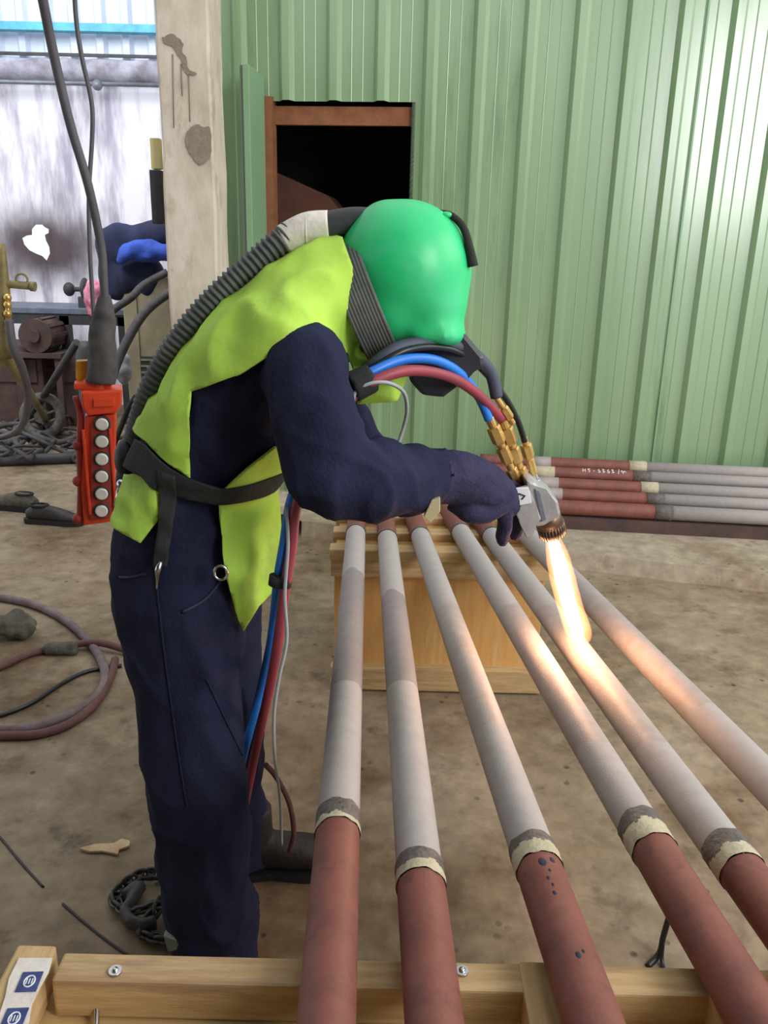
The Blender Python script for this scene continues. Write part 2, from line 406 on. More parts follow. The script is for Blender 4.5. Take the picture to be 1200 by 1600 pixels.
# added unseen roof and wall to darken the camera's side of the bay
b = bmesh.new(); box(b, (-2.9, -.3, 3.3), (6.6, 2.5, .05)); o = finish('shade_ceiling', b, 'shade_roof'); tag(o, kind='structure')
b = bmesh.new(); box(b, (-4.2, 2.0, 3.3), (4.4, 2.3, .05)); o = finish('shade_ceiling_side', b, 'shade_roof'); tag(o, kind='structure')
b = bmesh.new(); box(b, (-2.3, -1.55, 1.65), (7.8, .05, 3.3)); o = finish('shade_wall_near', b, 'shade_roof'); tag(o, kind='structure')

# far bay on the left: translucent sheets
def sheet_mat():
    m = bpy.data.materials.new('sooted_sheet'); m.use_nodes = True; nt = m.node_tree; N = nt.nodes; L = nt.links
    b = N['Principled BSDF']; b.inputs['Roughness'].default_value = .7
    tc = N.new('ShaderNodeTexCoord'); mp = N.new('ShaderNodeMapping'); L.new(tc.outputs['Object'], mp.inputs[0]); mp.inputs['Scale'].default_value = (3.2, 1, .6)
    n = N.new('ShaderNodeTexNoise'); n.inputs['Scale'].default_value = 1.6; n.inputs['Detail'].default_value = 7; n.inputs['Roughness'].default_value = .65; L.new(mp.outputs[0], n.inputs['Vector'])
    r = N.new('ShaderNodeValToRGB'); r.color_ramp.elements[0].position = .38; r.color_ramp.elements[0].color = lin((176, 170, 186)); r.color_ramp.elements[1].position = .56; r.color_ramp.elements[1].color = lin((244, 242, 250)); L.new(n.outputs['Fac'], r.inputs[0])
    c0 = at(62, 385, 8.3)
    sub = N.new('ShaderNodeVectorMath'); sub.operation = 'SUBTRACT'; sub.inputs[1].default_value = c0; L.new(tc.outputs['Object'], sub.inputs[0])
    sc_ = N.new('ShaderNodeVectorMath'); sc_.operation = 'MULTIPLY'; sc_.inputs[1].default_value = (.62, 0, 1.15); L.new(sub.outputs[0], sc_.inputs[0])
    ln = N.new('ShaderNodeVectorMath'); ln.operation = 'LENGTH'; L.new(sc_.outputs[0], ln.inputs[0])
    n2 = N.new('ShaderNodeTexNoise'); n2.inputs['Scale'].default_value = 2.5; n2.inputs['Detail'].default_value = 5; L.new(tc.outputs['Object'], n2.inputs['Vector'])
    ad = N.new('ShaderNodeMath'); ad.operation = 'MULTIPLY_ADD'; ad.inputs[1].default_value = .5; L.new(n2.outputs['Fac'], ad.inputs[0]); L.new(ln.outputs['Value'], ad.inputs[2])
    r2 = N.new('ShaderNodeValToRGB'); e = r2.color_ramp.elements; r2.color_ramp.interpolation = 'EASE'; e[0].position = .34; e[0].color = (.95, .95, .95, 1); e[1].position = .88; e[1].color = (0, 0, 0, 1); L.new(ad.outputs[0], r2.inputs[0])
    mx = N.new('ShaderNodeMixRGB'); mx.inputs[2].default_value = lin((74, 58, 62)); L.new(r2.outputs[0], mx.inputs[0]); L.new(r.outputs[0], mx.inputs[1]); L.new(mx.outputs[0], b.inputs['Base Color'])
    tr = N.new('ShaderNodeBsdfTranslucent'); L.new(mx.outputs[0], tr.inputs[0]); ms = N.new('ShaderNodeMixShader'); ms.inputs[0].default_value = .45
    L.new(b.outputs[0], ms.inputs[1]); L.new(tr.outputs[0], ms.inputs[2]); L.new(ms.outputs[0], N['Material Output'].inputs[0])
    return m
b = bmesh.new()
Yf = 8.3
outer = [at(-420, 128, Yf), at(330, 128, Yf)]; xl, xr = outer[0].x, outer[1].x; zt = at(120, 128, Yf).z
oc = [V((xl, Yf, 0)), V((xr, Yf, 0)), V((xr, Yf, zt)), V((xl, Yf, zt))]
hole = [(35, 372), (42, 368), (50, 367), (50, 358), (56, 351), (66, 351), (70, 355), (76, 358), (76, 364), (70, 367), (72, 376), (77, 386), (78, 396), (73, 407), (66, 400), (56, 396), (46, 391), (38, 382)]
def loop(b, P):
    vs = [b.verts.new(p) for p in P]; return [b.edges.new((vs[i], vs[(i+1) % len(vs)])) for i in range(len(vs))]
es = loop(b, oc)+loop(b, [at(x, y, Yf) for x, y in hole])
bmesh.ops.triangle_fill(b, use_beauty=True, edges=es)
o = finish('wall_left', b, sheet_mat()); tag(o, kind='structure')
b = bmesh.new()                                     # upper ribbed light sheet
Yu = 8.6; x = xl; i = 0; prev = None
while x < xr+.3:
    d = (0, 0, .05, .05)[i % 4]; v = (b.verts.new((x, Yu-d, zt-.1)), b.verts.new((x, Yu-d, 5.4)))
    if prev: b.faces.new((prev[0], v[0], v[1], prev[1]))
    prev = v; x += (.12, .03, .06, .03)[i % 4]; i += 1
o = finish('wall_left_upper', b, 'sky_sheet'); tag(o, kind='structure')
b = bmesh.new()
zb = at(120, 44, 8.45).z; box(b, ((xl+xr)/2, 8.45, zb), (xr-xl, .1, .07), bev=.008)
o = finish('steel_girt', b, 'blue_beam'); tag(o, 'light blue horizontal steel beam across the pale ribbed sheets, top left', 'beam')
b = bmesh.new()
zb = at(120, 86, 8.5).z; box(b, ((xl+xr)/2, 8.5, zb), (xr-xl, .03, .025))
o = finish('trim_2', b, 'steel_dark'); tag(o, kind='structure')
b = bmesh.new()                                     # rubble topped shelf on the lower wall
z0 = at(120, 112, 8.3).z
loft(b, [(xl+(xr-xl)*i/50, 8.28, z0+noise.noise(V((i*.9, 0, 0)))*.03) for i in range(51)], [(.1+noise.noise(V((i*.7, 5, 0)))*.03, .12) for i in range(51)], 10, V((0, 1, 0)))
o = finish('trim_3', b, 'ledge'); tag(o, kind='structure')
b = bmesh.new(); cyl(b, (xl, 8.15, at(0, 128, 8.15).z), (xr, 8.15, at(240, 133, 8.15).z), .018); ball(b, at(152, 133, 8.13), .045)
o = finish('wall_conduit', b, 'steel_grey'); tag(o, 'thin grey conduit along the top of the burnt white sheet', 'conduit')

# concrete column
Yc = 4.3
c_l, c_r = at(246, 130, Yc).x, at(330, 130, Yc).x
b = bmesh.new(); n = 60
bx = []
for i in range(n+1):
    z = 4.4*i/n; ring = []
    for (cx, cy, sx, sy) in ((c_l, Yc, -1, -1), (c_r, Yc, 1, -1), (c_r, Yc+.3, 1, 1), (c_l, Yc+.3, -1, 1)):
        j = noise.noise(V((cx*3, cy*3, z*4)))*.008
        ring += [b.verts.new((cx-sx*.012*(1 if k else 0)+j, cy-sy*.012*(0 if k else 1)+j, z)) for k in ((0, 1) if sx*sy < 0 else (1, 0))]
    bx.append(ring)
def order(r):
    c = V(((c_l+c_r)/2, Yc+.15)); return sorted(r, key=lambda v: math.atan2(v.co.y-c.y, v.co.x-c.x))
bx = [order(r) for r in bx]
for r0, r1 in zip(bx, bx[1:]):
    for j in range(8): b.faces.new((r0[j], r0[(j+1) % 8], r1[(j+1) % 8], r1[j]))
b.faces.new(bx[-1])
col = finish('concrete_column', b, 'column'); tag(col, 'tall pale plastered concrete column with dark cement blotches beside the green wall', 'column')
def blotch(name, px, lab):
    b = bmesh.new(); P = [at(x, y, Yc-.004) for x, y in px]; P = [V((p.x, Yc+.002, p.z)) for p in P]
    q = cr([tuple(p) for p in P+[P[0]]], 4)[:-1]
    for p in q: pass
    prism(b, [V(p)+V((noise.noise(V(p)*60)*.006, 0, noise.noise(V(p)*70+V((9, 0, 0)))*.008)) for p in q], V((0, -.009, 0)))
    return tag(finish(name, b, 'cement', col), lab)
blotch('cement_patch', [(293, 205), (303, 195), (318, 198), (328, 200), (330, 225), (328, 245), (315, 258), (303, 250), (294, 235), (290, 222)], 'dark round cement blotch')
blotch('cement_smear', [(253, 60), (262, 54), (275, 56), (286, 68), (285, 80), (292, 92), (294, 105), (307, 116), (296, 118), (287, 108), (283, 95), (277, 84), (268, 72), (256, 68)], 'dark trailing cement smear')
b = bmesh.new()
for x, y0, y1 in ((295, 115, 190), (270, 85, 200), (283, 100, 150)):
    p0 = at(x, y0, Yc); p1 = at(x+2, y1, Yc); cyl(b, (p0.x, Yc-.002, p0.z), (p1.x, Yc-.002, p1.z), .004, 6, r2=.002)
finish('cement_drip', b, 'cement', col)

b = bmesh.new(); p0 = at(233, 215, 4.42); p1 = at(251, 264, 4.42); box(b, ((p0.x+p1.x)/2, 4.45, (p0.z+p1.z)/2), (abs(p1.x-p0.x), .05, abs(p1.z-p0.z)), bev=.004)
o = finish('wall_plate', b, 'jute'); tag(o, 'pale yellow plate fixed on the left side of the column', 'plate')
b = bmesh.new(); p0 = at(233, 265, 4.42); p1 = at(256, 350, 4.42); box(b, ((p0.x+p1.x)/2, 4.46, (p0.z+p1.z)/2), (abs(p1.x-p0.x), .09, abs(p1.z-p0.z)), bev=.006)
o = finish('junction_box', b, 'steel_dark'); tag(o, 'narrow dark box on the left side of the column below the yellow plate', 'electrical box')

nt = M_['green_wall'].node_tree; bs = nt.nodes['Principled BSDF']; bs.inputs['Coat Weight'].default_value = .8; bs.inputs['Coat Roughness'].default_value = .24

# ================================================================== WOODEN CRATES
def crate(name, label):
    return thing(name, (0, 0, 0), label, 'crate')
# far crate
t = thing('wooden_crate', (.2, 2.95, 0), 'plywood crate with pine battens standing under the far ends of the six pipes', 'crate')
Yk = 2.72; xl_, xr_ = at(521, 950, Yk).x, at(850, 950, Yk).x; zk = .535
b = bmesh.new(); box(b, ((xl_+xr_)/2, Yk+.22, zk/2), (xr_-xl_, .38, zk-.02), bev=.003); finish('plywood_panel', b, 'ply', t)
for z, h, nm in ((.052, .09, 'batten'), (zk-.045, .075, 'batten')):
    b = bmesh.new(); box(b, ((xl_+xr_)/2, Yk+.012, z), (xr_-xl_+.02, .045, h), bev=.004); finish(nm, b, 'batten', t)
for y in (Yk+.02, Yk+.21, Yk+.40):
    b = bmesh.new(); box(b, ((xl_+xr_)/2, y, zk+.0), (xr_-xl_+.03, .07, .04), bev=.004); finish('top_slat', b, 'batten', t)
# near crate
t = thing('wooden_crate', (.2, .6, 0), 'plywood crate with screwed battens under the red near ends of the pipes', 'crate')
zt_ = .645; Yn = atz(600, 1500, zt_).y; Yn2 = atz(600, 1545, zt_).y
xa = atz(22, 1502, zt_).x; xb = 1.25
b = bmesh.new(); box(b, ((xa+xb)/2, (Yn+.05)/2+.02, .29), (xb-xa, Yn-.09, .58), bev=.003); finish('plywood_panel', b, 'ply_top', t)
b = bmesh.new(); box(b, ((xa+xb)/2+.03, (Yn+Yn2)/2, zt_-.03), (xb-xa-.06, Yn-Yn2, .06), bev=.004); bat = finish('batten', b, 'batten', t)
for px in (180, 722):
    p = atz(px, 1517, zt_+.002); b = bmesh.new(); cyl(b, p-V((0, 0, .002)), p+V((0, 0, .0015)), .0085, 20); ball(b, p+V((0, 0, .002)), (.0045, .0045, .003)); finish('screw', b, 'chrome', bat)
for px in (843, 1130):
    p = atz(px, 1580, .62); b = bmesh.new(); box(b, (p.x, (Yn+.002+.08)/2, .6205), (.044, Yn-.078, .053), bev=.004); bt = finish('cross_batten', b, 'batten_y', t)
b = bmesh.new(); box(b, (xa+.02, (Yn+.06)/2+.01, .618), (.052, Yn-.06, .056), Matrix.Rotation(0, 3, 'Z'), bev=.004); lb = finish('cross_batten', b, 'batten_y', t)
b = bmesh.new()                                     # printed tape over the corner
P = [atz(x, y, .6482) for x, y in ((30, 1498), (82, 1498), (76, 1520), (62, 1545), (50, 1570), (42, 1620), (-12, 1620), (8, 1560), (14, 1530))]
prism(b, P, V((0, 0, .0015))); tp = finish('packing_tape', b, 'tape', lb); tp['label'] = 'white printed packing tape'
for k, (x, y) in enumerate(((46, 1534), (22, 1592))):
    b = bmesh.new(); c = atz(x, y, .6505); e = atz(x+9, y-22, .6505)-c; e.normalize(); g = V((e.y, -e.x, 0))
    prism(b, [c+e*u+g*v for u, v in ((-.015, -.013), (.015, -.013), (.015, .013), (-.015, .013))], V((0, 0, .0006)))
    pr = finish('print', b, 'print_blue', tp)
    b = bmesh.new(); loft(b, [c+e*(.0085*math.cos(a))+g*(.0065*math.sin(a))+V((0, 0, .0008)) for a in [i_*math.pi/10 for i_ in range(20)]], .0011, 6, closed=True)
    for v_ in (-.0035, 0, .0035): prism(b, [c+e*u+g*v for u, v in ((-.004, v_-.0006), (.004, v_-.0006), (.004, v_+.0006), (-.004, v_+.0006))], V((0, 0, .0014)))
    finish('print_ring', b, 'label', tp)
b = bmesh.new(); p = atz(152, 1588, .585); tube(b, [p+V((.008, -.03, 0)), p+V((0, 0, .012)), p+V((-.008, .012, .02))], [.0035, .004, .006], 8); o = finish('bent_bolt', b, 'chrome'); tag(o, 'small bent metal bolt lying on the near crate, bottom left', 'bolt')

# ================================================================== PIPES
def pz(Y): return .73-.055*Y
def onp(px, py):
    n_ = V((0, .055, 1)).normalized(); return hit(px, py, V((0, 0, .73)), n_)
R = .0345
defs = [  # far px, near px, y of near joint band (start, mid, end), far joint y, far end y, patches
 ((555, 850), (512, 1560), (1275, 1297, 1306), 834, 790, [(905, 1085, 1)], 'first steel pipe from the left, nearest the worker, darker patch on its grey coat'),
 ((606, 850), (675, 1562), (1355, 1372, 1388), 842, 792, [(940, 1085, 1)], 'second pipe from the left, torn pale tape at its near joint'),
 ((661, 850), (915, 1562), (1328, 1340, 1362), 838, 786, [(960, 1150, 2)], 'third pipe from the left, cream tape ring and black spots below it'),
 ((728, 845), (1175, 1581), (1290, 1305, 1332), 832, 780, [(960, 1180, 2)], 'fourth pipe from the left, next to the pipe under the flame'),
 ((775, 847), (1140, 1337), (1325, 1345, 1365), 838, 790, [(960, 1180, 2)], 'pipe that the spray flame strikes, fifth from the left'),
 ((827, 840), (1129, 1150), (1500, 1515, 1530), 815, 780, [(900, 1120, 2)], 'rightmost of the six pipes, leaving the frame at the right edge')]
pipes = []
for (fp, np_, jb, fj, fe, pat, lab) in defs:
    A = onp(*fp); B = onp(*np_); d = (B-A).normalized()
    def atY(py):                                  # point on the axis seen at image row py
        lo, hi = A-d*2, A+d*3
        def row(p): c = p-CAM; return 800-F*c.dot(up)/c.dot(fwd)
        a_, b_ = -1.5, (B-A).length+1.2
        for _ in range(50):
            m_ = (a_+b_)/2
            if row(A+d*m_) < py: a_ = m_
            else: b_ = m_
        return (a_+b_)/2
    s = lambda y: atY(y)
    s_end = min(s(1600)+.35, (B-A).length+1.1) if fp[0] < 800 else s(1530)+.3
    root = thing('steel_pipe', A+d*s(fe), lab, 'pipe', 'six coated pipes across the crates')
    J0, J1, J2 = s(jb[0]), s(jb[1]), s(jb[2]); F0 = s(fj); E0 = s(fe)
    b = bmesh.new()                               # grey coated length, patches of thinner coat
    cuts = [F0+.004]
    for p in pat: cuts += [s(p[0]), s(p[1])]
    cuts.append(J0); side = d.cross(V((0, 0, 1))).normalized()
    n = 40
    def ring(t, sk): return [b.verts.new(A+d*(t+sk*noise.noise(V((math.cos(6.283*j/n)*1.3+t*9, math.sin(6.283*j/n)*1.3, 2))))+side*(R*math.cos(6.283*j/n))+side.cross(d)*(R*math.sin(6.283*j/n))) for j in range(n)]
    rs = [ring(c, .0 if i in (0, len(cuts)-1) else .02) for i, c in enumerate(cuts)]
    for i in range(len(rs)-1):
        for j in range(n):
            f = b.faces.new((rs[i][j], rs[i][(j+1) % n], rs[i+1][(j+1) % n], rs[i+1][j])); f.smooth = True; f.material_index = 0 if i % 2 == 0 else pat[0][2]
    finish('coated_section', b, ['coat', 'coat_dark', 'coat_mauve'], root)['label'] = 'grey sprayed metal coating'
    for (a0, a1) in ((E0, F0-.012), (J2, s_end)):
        b = bmesh.new(); k = max(2, int((a1-a0)/.02))
        inner = .003
        loft(b, [A+d*(a0+(a1-a0)*i/k) for i in range(k+1)], R+.0005, 40, side, False)
        loft(b, [A+d*a1, A+d*a1], [R+.0005, R-.005], 40, side, False); loft(b, [A+d*a0, A+d*a0, A+d*(a0+.05)], [R+.0005, R-.005, R-.005], 40, side, False)
        q = finish('primed_section', b, 'primer', root, fix=False); q['label'] = 'dark red primed end'
    for (a0, am, a1, m1, m2) in ((F0-.012, F0, F0+.004, 'band_dark', 'band_dark'), (J0, J1, J2, 'band_dark', 'band_cream')):
        b = bmesh.new(); k = 16; n = 40; rr = []
        for i in range(k+1):
            t = a0+(a1-a0)*i/k
            rr.append([b.verts.new(A+d*(t+(.006*noise.noise(V((math.cos(6.283*j/n)*2, math.sin(6.283*j/n)*2, i*.1+A.x*9))) if i in (0, k) else 0))+(side*math.cos(6.283*j/n)+side.cross(d)*math.sin(6.283*j/n))*(R+.0022+.0012*noise.noise(V((j*.5, i*.5, A.x*30))))) for j in range(n)])
        amf = (am-a0)/(a1-a0)*k
        for i in range(k):
            for j in range(n):
                f = b.faces.new((rr[i][j], rr[i][(j+1) % n], rr[i+1][(j+1) % n], rr[i+1][j])); f.smooth = True
                f.material_index = 1 if i+3*noise.noise(V((math.cos(6.283*j/n)*2+A.x*20, math.sin(6.283*j/n)*2, 0))) > amf else 0
        q = finish('joint_tape', b, [m1, m2], root, fix=True)
    pipes.append((A, d, s, side, root))
# black paint spots on the third pipe, one mark on the first
A, d, s, side, root = pipes[2]
for (dy, off, r_) in ((1378, .004, .008), (1374, -.012, .0055), (1392, -.002, .003), (1404, .004, .0035), (1415, .001, .003), (1428, .003, .004), (1528, .002, .005), (1522, -.006, .003)):
    b = bmesh.new(); th = off/R; nrm = V((0, 0, 1))*math.cos(th)+side*math.sin(th); nrm = (nrm-nrm.dot(d)*d).normalized()
    tdir = d; ball(b, A+d*s(dy)+nrm*(R-.0005), (r_*.75, r_*1.3, .0022), (Matrix((nrm.cross(tdir), tdir, nrm)).transposed())); finish('paint_spot', b, 'ink', root)

# pipes stored on the ledge by the wall
jr = [(1035, 788), (1024, 758), (1014, 738), (1006, 722), (1000, 716), (1030, 770)]
rows = [(4.55, .200, 1040, 740), (4.61, .256, 1027, 735), (4.67, .302, 1018, 745), (4.74, .348, 1006, 738), (4.80, .390, 1000, 750)]
labs = ['front lowest stored pipe on the ledge, bright red primer and broad grey joint ring', 'stored pipe second from the front of the stack by the green wall', 'middle stored pipe of the five by the green wall', 'stored pipe second from the back of the stack, chalk writing on its red end', 'rearmost top pipe of the stack against the green wall']
for k, ((Y, z, jx, lx), lab) in enumerate(zip(rows, labs)):
    P0 = V((.6, Y-.06, z)); D = WX.copy()
    def xs(px): # s along pipe at image column px
        best = 0; lo, hi = -2, 4
        for _ in range(40):
            m_ = (lo+hi)/2; c = P0+D*m_-CAM
            if 600+F*c.dot(right)/c.dot(fwd) < px: lo = m_
            else: hi = m_
        return (lo+hi)/2
    root = thing('stored_pipe', P0+D*xs(lx), lab, 'pipe', 'pipes stored on the ledge by the wall')
    r_ = .042 if k == 0 else .0355
    b = bmesh.new(); loft(b, [P0+D*(xs(lx)+(xs(jx-18)-xs(lx))*i/20) for i in range(21)], r_, 28, V((0, 0, 1)), True); finish('primed_section', b, 'primer', root)
    b = bmesh.new(); loft(b, [P0+D*xs(jx-18), P0+D*xs(jx), P0+D*xs(jx+9)], r_+.002, 28, V((0, 0, 1)), True); finish('joint_ring', b, 'band_cream' if k in (2, 4) else 'band_dark', root)
    b = bmesh.new(); loft(b, [P0+D*xs(jx+9), P0+D*(xs(1230)+.9)], r_-.001, 28, V((0, 0, 1)), True); q = finish('coated_section', b, 'coat', root)
    if k in (1, 2, 3, 4):
        b = bmesh.new(); loft(b, [P0+D*xs(828), P0+D*xs(884-6*k)], r_+.0012, 28, V((0, 0, 1)), True); finish('bare_strip', b, 'band_cream' if k == 3 else 'coat_mauve', root)
    if k == 3:
        b = bmesh.new(); x0 = xs(908); u = V((0, -.6, .8)); s_ = .028
        def gl(pts, ox):
            tube(b, [P0+D*(x0+ox+x_*s_)+V((0, -.6, .8)).normalized()*(r_+.0015)+V((0, -.8, -.6)).normalized()*((.5-y_)*s_*.9) for x_, y_ in pts], .0022, 6, 3)
        gl([(0, 0), (.1, 1)], 0); gl([(.5, 0), (.6, 1)], 0); gl([(.1, .5), (.5, .5)], 0)
        gl([(.5, 1), (0, .8), (.4, .4), (.1, 0)], .03); gl([(0, .4), (.3, .4)], .06)
        for j in range(4): gl([(0, 1), (.4, .9), (.1, .5), (.5, .3), (0, 0)] if j % 2 else [(.4, 1), (.1, .6), (.5, .4), (.3, 0), (0, .2)], .085+j*.026)
        gl([(.3, -.2), (.6, 1.2)], .19); gl([(0, .5), (.3, .9), (.4, .1), (.7, .8), (1.0, .4)], .215)
        finish('chalk_writing', b, 'label', root)
# support strip under the stored pipes
b = bmesh.new(); Q = [V((.6, 4.45, .086)), V((.6, 4.45, .155)), V((.6, 4.52, .157)), V((.6, 4.82, .355)), V((.6, 4.82, .086))]
prism(b, [q_+WX*-.35 for q_ in Q], WX*3.6); o = finish('pipe_rack', b, 'brownclutter'); tag(o, 'dark brown sloping rack on the ledge carrying the stored pipes', 'rack')

# ================================================================== THE WORKER
YM = 1.60
person = thing('person', (at(320, 860, 1.6).x, 1.6, 0), 'person in navy coverall, lime vest and green helmet bending over pipes with a spray gun', 'person')
Yv = V((0, 1, 0))
def body_bm(k, head=False, arms=True):
    """k widens the figure: 1 = coverall, lower = the body inside it."""
    b = bmesh.new()
    def L_(seq, n=24):
        q = cr([tuple(at(x, y, Y))+(ra, rb) for x, y, Y, ra, rb in seq], 5)
        loft(b, [a[:3] for a in q], [(max(a[3]*k, .01), max(a[4]*k, .01)) for a in q], n, Yv)
    # torso
    L_([(298, 930, 1.60, .09, .12), (300, 900, 1.60, .135, .165), (300, 850, 1.60, .148, .178), (310, 790, 1.60, .140, .168), (328, 720, 1.60, .138, .165),
        (368, 640, 1.60, .134, .175), (418, 568, 1.60, .124, .195), (470, 512, 1.60, .108, .20), (515, 474, 1.60, .085, .14), (545, 452, 1.60, .06, .075)])
    # legs
    L_([(290, 850, 1.52, .11, .085), (282, 930, 1.515, .128, .098), (290, 1050, 1.51, .118, .090), (302, 1160, 1.50, .108, .084), (312, 1280, 1.485, .104, .082), (323, 1390, 1.475, .102, .082), (333, 1455, 1.47, .102, .084), (338, 1500, 1.47, .106, .086)])
    L_([(312, 850, 1.68, .11, .085), (318, 930, 1.69, .130, .098), (328, 1050, 1.71, .120, .09), (338, 1150, 1.73, .110, .084), (350, 1240, 1.76, .103, .080), (362, 1310, 1.775, .098, .08), (366, 1345, 1.775, .098, .08)])
    if arms:
        L_([(455, 552, 1.47, .06, .06), (472, 572, 1.405, .074, .07), (482, 620, 1.37, .072, .068), (496, 680, 1.34, .072, .066), (515, 730, 1.33, .076, .064), (560, 752, 1.345, .072, .062), (605, 752, 1.39, .071, .060), (626, 752, 1.405, .060, .054), (642, 750, 1.425, .068, .061), (662, 748, 1.445, .064, .060), (682, 747, 1.468, .065, .061)])
        L_([(455, 545, 1.74, .07, .06), (475, 580, 1.79, .08, .07), (520, 650, 1.84, .075, .065), (560, 710, 1.86, .07, .06), (610, 740, 1.83, .062, .055), (655, 752, 1.78, .055, .05)])
    if head:
        L_([(530, 462, 1.6, .055, .055), (575, 450, 1.6, .055, .055), (600, 445, 1.6, .05, .05)], 16)
        ball(b, at(632, 440, 1.6), (.10, .078, .085))
        ball(b, at(664, 482, 1.6), (.06, .055, .055)); ball(b, at(684, 492, 1.6), (.018, .012, .02))      # jaw, nose
        for sy in (-1, 1): ball(b, at(628, 452, 1.6)+V((0, sy*.078, 0)), (.018, .012, .028))
        for Y0 in (1.5, 1.78):                     # hands inside the gloves
            pass
    return b
def fold(p):
    a = fb(p, 8, (1, 1, .45))*.011+(abs(fb(p, 11, (1, 1, .55), 4))-.2)*-.022+fb(p, 26, (1, 1, .7), 9)*.0035
    # diagonal drag folds at the waist and elbow
    m = max(0, fb(p, 4, off=3)+.15)
    a += (1-abs(math.sin((p.x*.7+p.z*.8)*24+fb(p, 6)*4)))**3*.011*m
    a += (1-abs(math.sin((p.x*.9-p.z*.25)*30+fb(p, 5, off=6)*4)))**4*.008*max(0, fb(p, 5, off=11)+.1)
    return a
bb = body_bm(.74, True); bb = remesh(bb, .012, 4)
o = finish('body', bb, 'skin', person, fix=False)
cov = remesh(body_bm(1.0), .0085, 5, fold)
finish('coverall', cov.copy(), 'navy', person, fix=False)['label'] = 'navy blue cotton coverall'

# vest from its own looser torso
vb = bmesh.new()
def Lv(seq, n=28):
    q = cr([tuple(at(x, y, Y))+(ra, rb) for x, y, Y, ra, rb in seq], 6); loft(vb, [a[:3] for a in q], [(a[3], a[4]) for a in q], n, Yv)
Lv([(298, 1080, 1.60, .13, .16), (299, 1000, 1.60, .145, .19), (299, 900, 1.60, .152, .195), (300, 850, 1.60, .160, .196), (308, 790, 1.60, .150, .188), (324, 720, 1.60, .150, .186),
    (362, 640, 1.60, .148, .200), (412, 568, 1.60, .138, .222), (466, 512, 1.60, .126, .232), (512, 474, 1.60, .112, .18), (555, 470, 1.60, .112, .13), (585, 480, 1.6, .11, .10)])
ball(vb, at(590, 600, 1.6), (.085, .11, .06))
ball(vb, at(492, 432, 1.60), (.055, .10, .045)); ball(vb, at(378, 850, 1.58), (.085, .15, .20))
ball(vb, at(235, 800, 1.60), (.055, .15, .07))
vest_src = remesh(vb, .010, 4, lambda p: fb(p, 7, (1, 1, .7), 8)*.013+(abs(fb(p, 13, (1, .6, 1), 2))-.2)*-.018)
YV = 1.42
polys = [[(470, 350), (528, 368), (600, 545), (640, 600), (622, 640), (556, 646), (552, 605), (540, 565), (515, 528), (482, 510), (452, 524), (432, 548), (380, 580), (296, 612), (296, 680), (297, 746), (255, 722), (212, 700), (140, 690), (200, 480), (330, 360)]]
finish('safety_vest', panel(vest_src, polys, YV, 0, .004), 'vest', person, fix=True)['label'] = 'lime yellow cape over the back and chest'
low = [[(340, 786), (432, 782), (440, 830), (438, 900), (424, 948), (398, 966), (372, 1008), (345, 870)],
       [(348, 768), (385, 736), (426, 706), (470, 700), (470, 775), (425, 770)],
       [(215, 744), (250, 765), (247, 812), (218, 848), (150, 830), (170, 760)]]
finish('vest_tail', panel(vest_src, low, YV, .004, .004), 'vest', person, fix=True)['label'] = 'lime vest panels below the belt'
# belt and straps
finish('belt', panel(vest_src, [[(190, 700), (215, 705), (262, 730), (300, 748), (345, 766), (450, 762), (450, 793), (340, 791), (290, 782), (250, 771), (212, 752), (170, 745)]], YV, .007, .005), 'strap', person)
finish('hanging_strap', panel(vest_src, [[(246, 735), (276, 742), (274, 800), (264, 880), (242, 882), (250, 800)]], YV, .010, .004, 'near'), 'strap', person)
b = bmesh.new(); tube(b, [at(252, 878, 1.39), at(247, 890, 1.385), at(246, 905, 1.39), at(245, 920, 1.395)], [.003, .006, .003, .002], 8); finish('zip_puller', b, 'chrome', person)
b = bmesh.new()
c = at(345, 895, 1.40); loft(b, [c+V((math.cos(a)*.012, 0, math.sin(a)*.014)) for a in [i*math.pi/8 for i in range(16)]], .0025, 8, closed=True); finish('ring_clip', b, 'chrome', person)
# seams and pocket openings
bv = BVHTree.FromBMesh(cov)
def seam(name, pts, r=.0022, m='ink', bump_=0):
    q = []
    for x, y in cr(pts, 6):
        rr = ray(x, y).normalized(); loc, nn, i_, dd = bv.ray_cast(CAM, rr)
        if loc is not None and dd < 2.6: q.append(loc+nn*.001)
    if len(q) > 3:
        b = bmesh.new(); loft(b, q, r, 8); finish(name, b, m, person)
seam('pocket_seam', [(285, 956), (315, 940), (335, 920), (350, 898)], .0035)
seam('pocket_seam', [(188, 902), (205, 902), (228, 896)], .003)
seam('side_seam', [(240, 860), (250, 960), (262, 1060), (275, 1150), (292, 1260)], .002, 'navy')
seam('side_seam', [(322, 1060), (350, 1120), (378, 1180)], .002, 'navy')
# regulator at the back of the belt
b = bmesh.new(); ball(b, at(203, 716, 1.6), (.028, .05, .045)); ball(b, at(192, 760, 1.6), (.014, .02, .05)); bb = remesh(b, .006, 2); rg = finish('air_regulator', bb, 'rubber', person)
b = bmesh.new(); cyl(b, at(190, 762, 1.54), at(184, 790, 1.54), .008); ball(b, at(191, 757, 1.54), .011); finish('valve_fitting', b, 'chrome', rg)

# helmet
b = bmesh.new()
hc = at(633, 432, 1.6)
def hb(px, py, r, dy=0): ball(b, at(px, py, 1.6)+V((0, dy, 0)), tuple(q*.95 for q in r), u=28, v=20)
hb(631, 424, (.134, .130, .134)); hb(646, 440, (.112, .122, .120)); hb(606, 392, (.078, .10, .095)); hb(668, 492, (.066, .105, .055)); hb(588, 350, (.03, .035, .03)); hb(612, 470, (.085, .118, .095))
hb(690, 520, (.050, .105, .028)); hb(668, 470, (.080, .112, .08)); hb(658, 512, (.06, .11, .04)); hb(676, 504, (.06, .108, .045))
hm = remesh(b, .0065, 28)
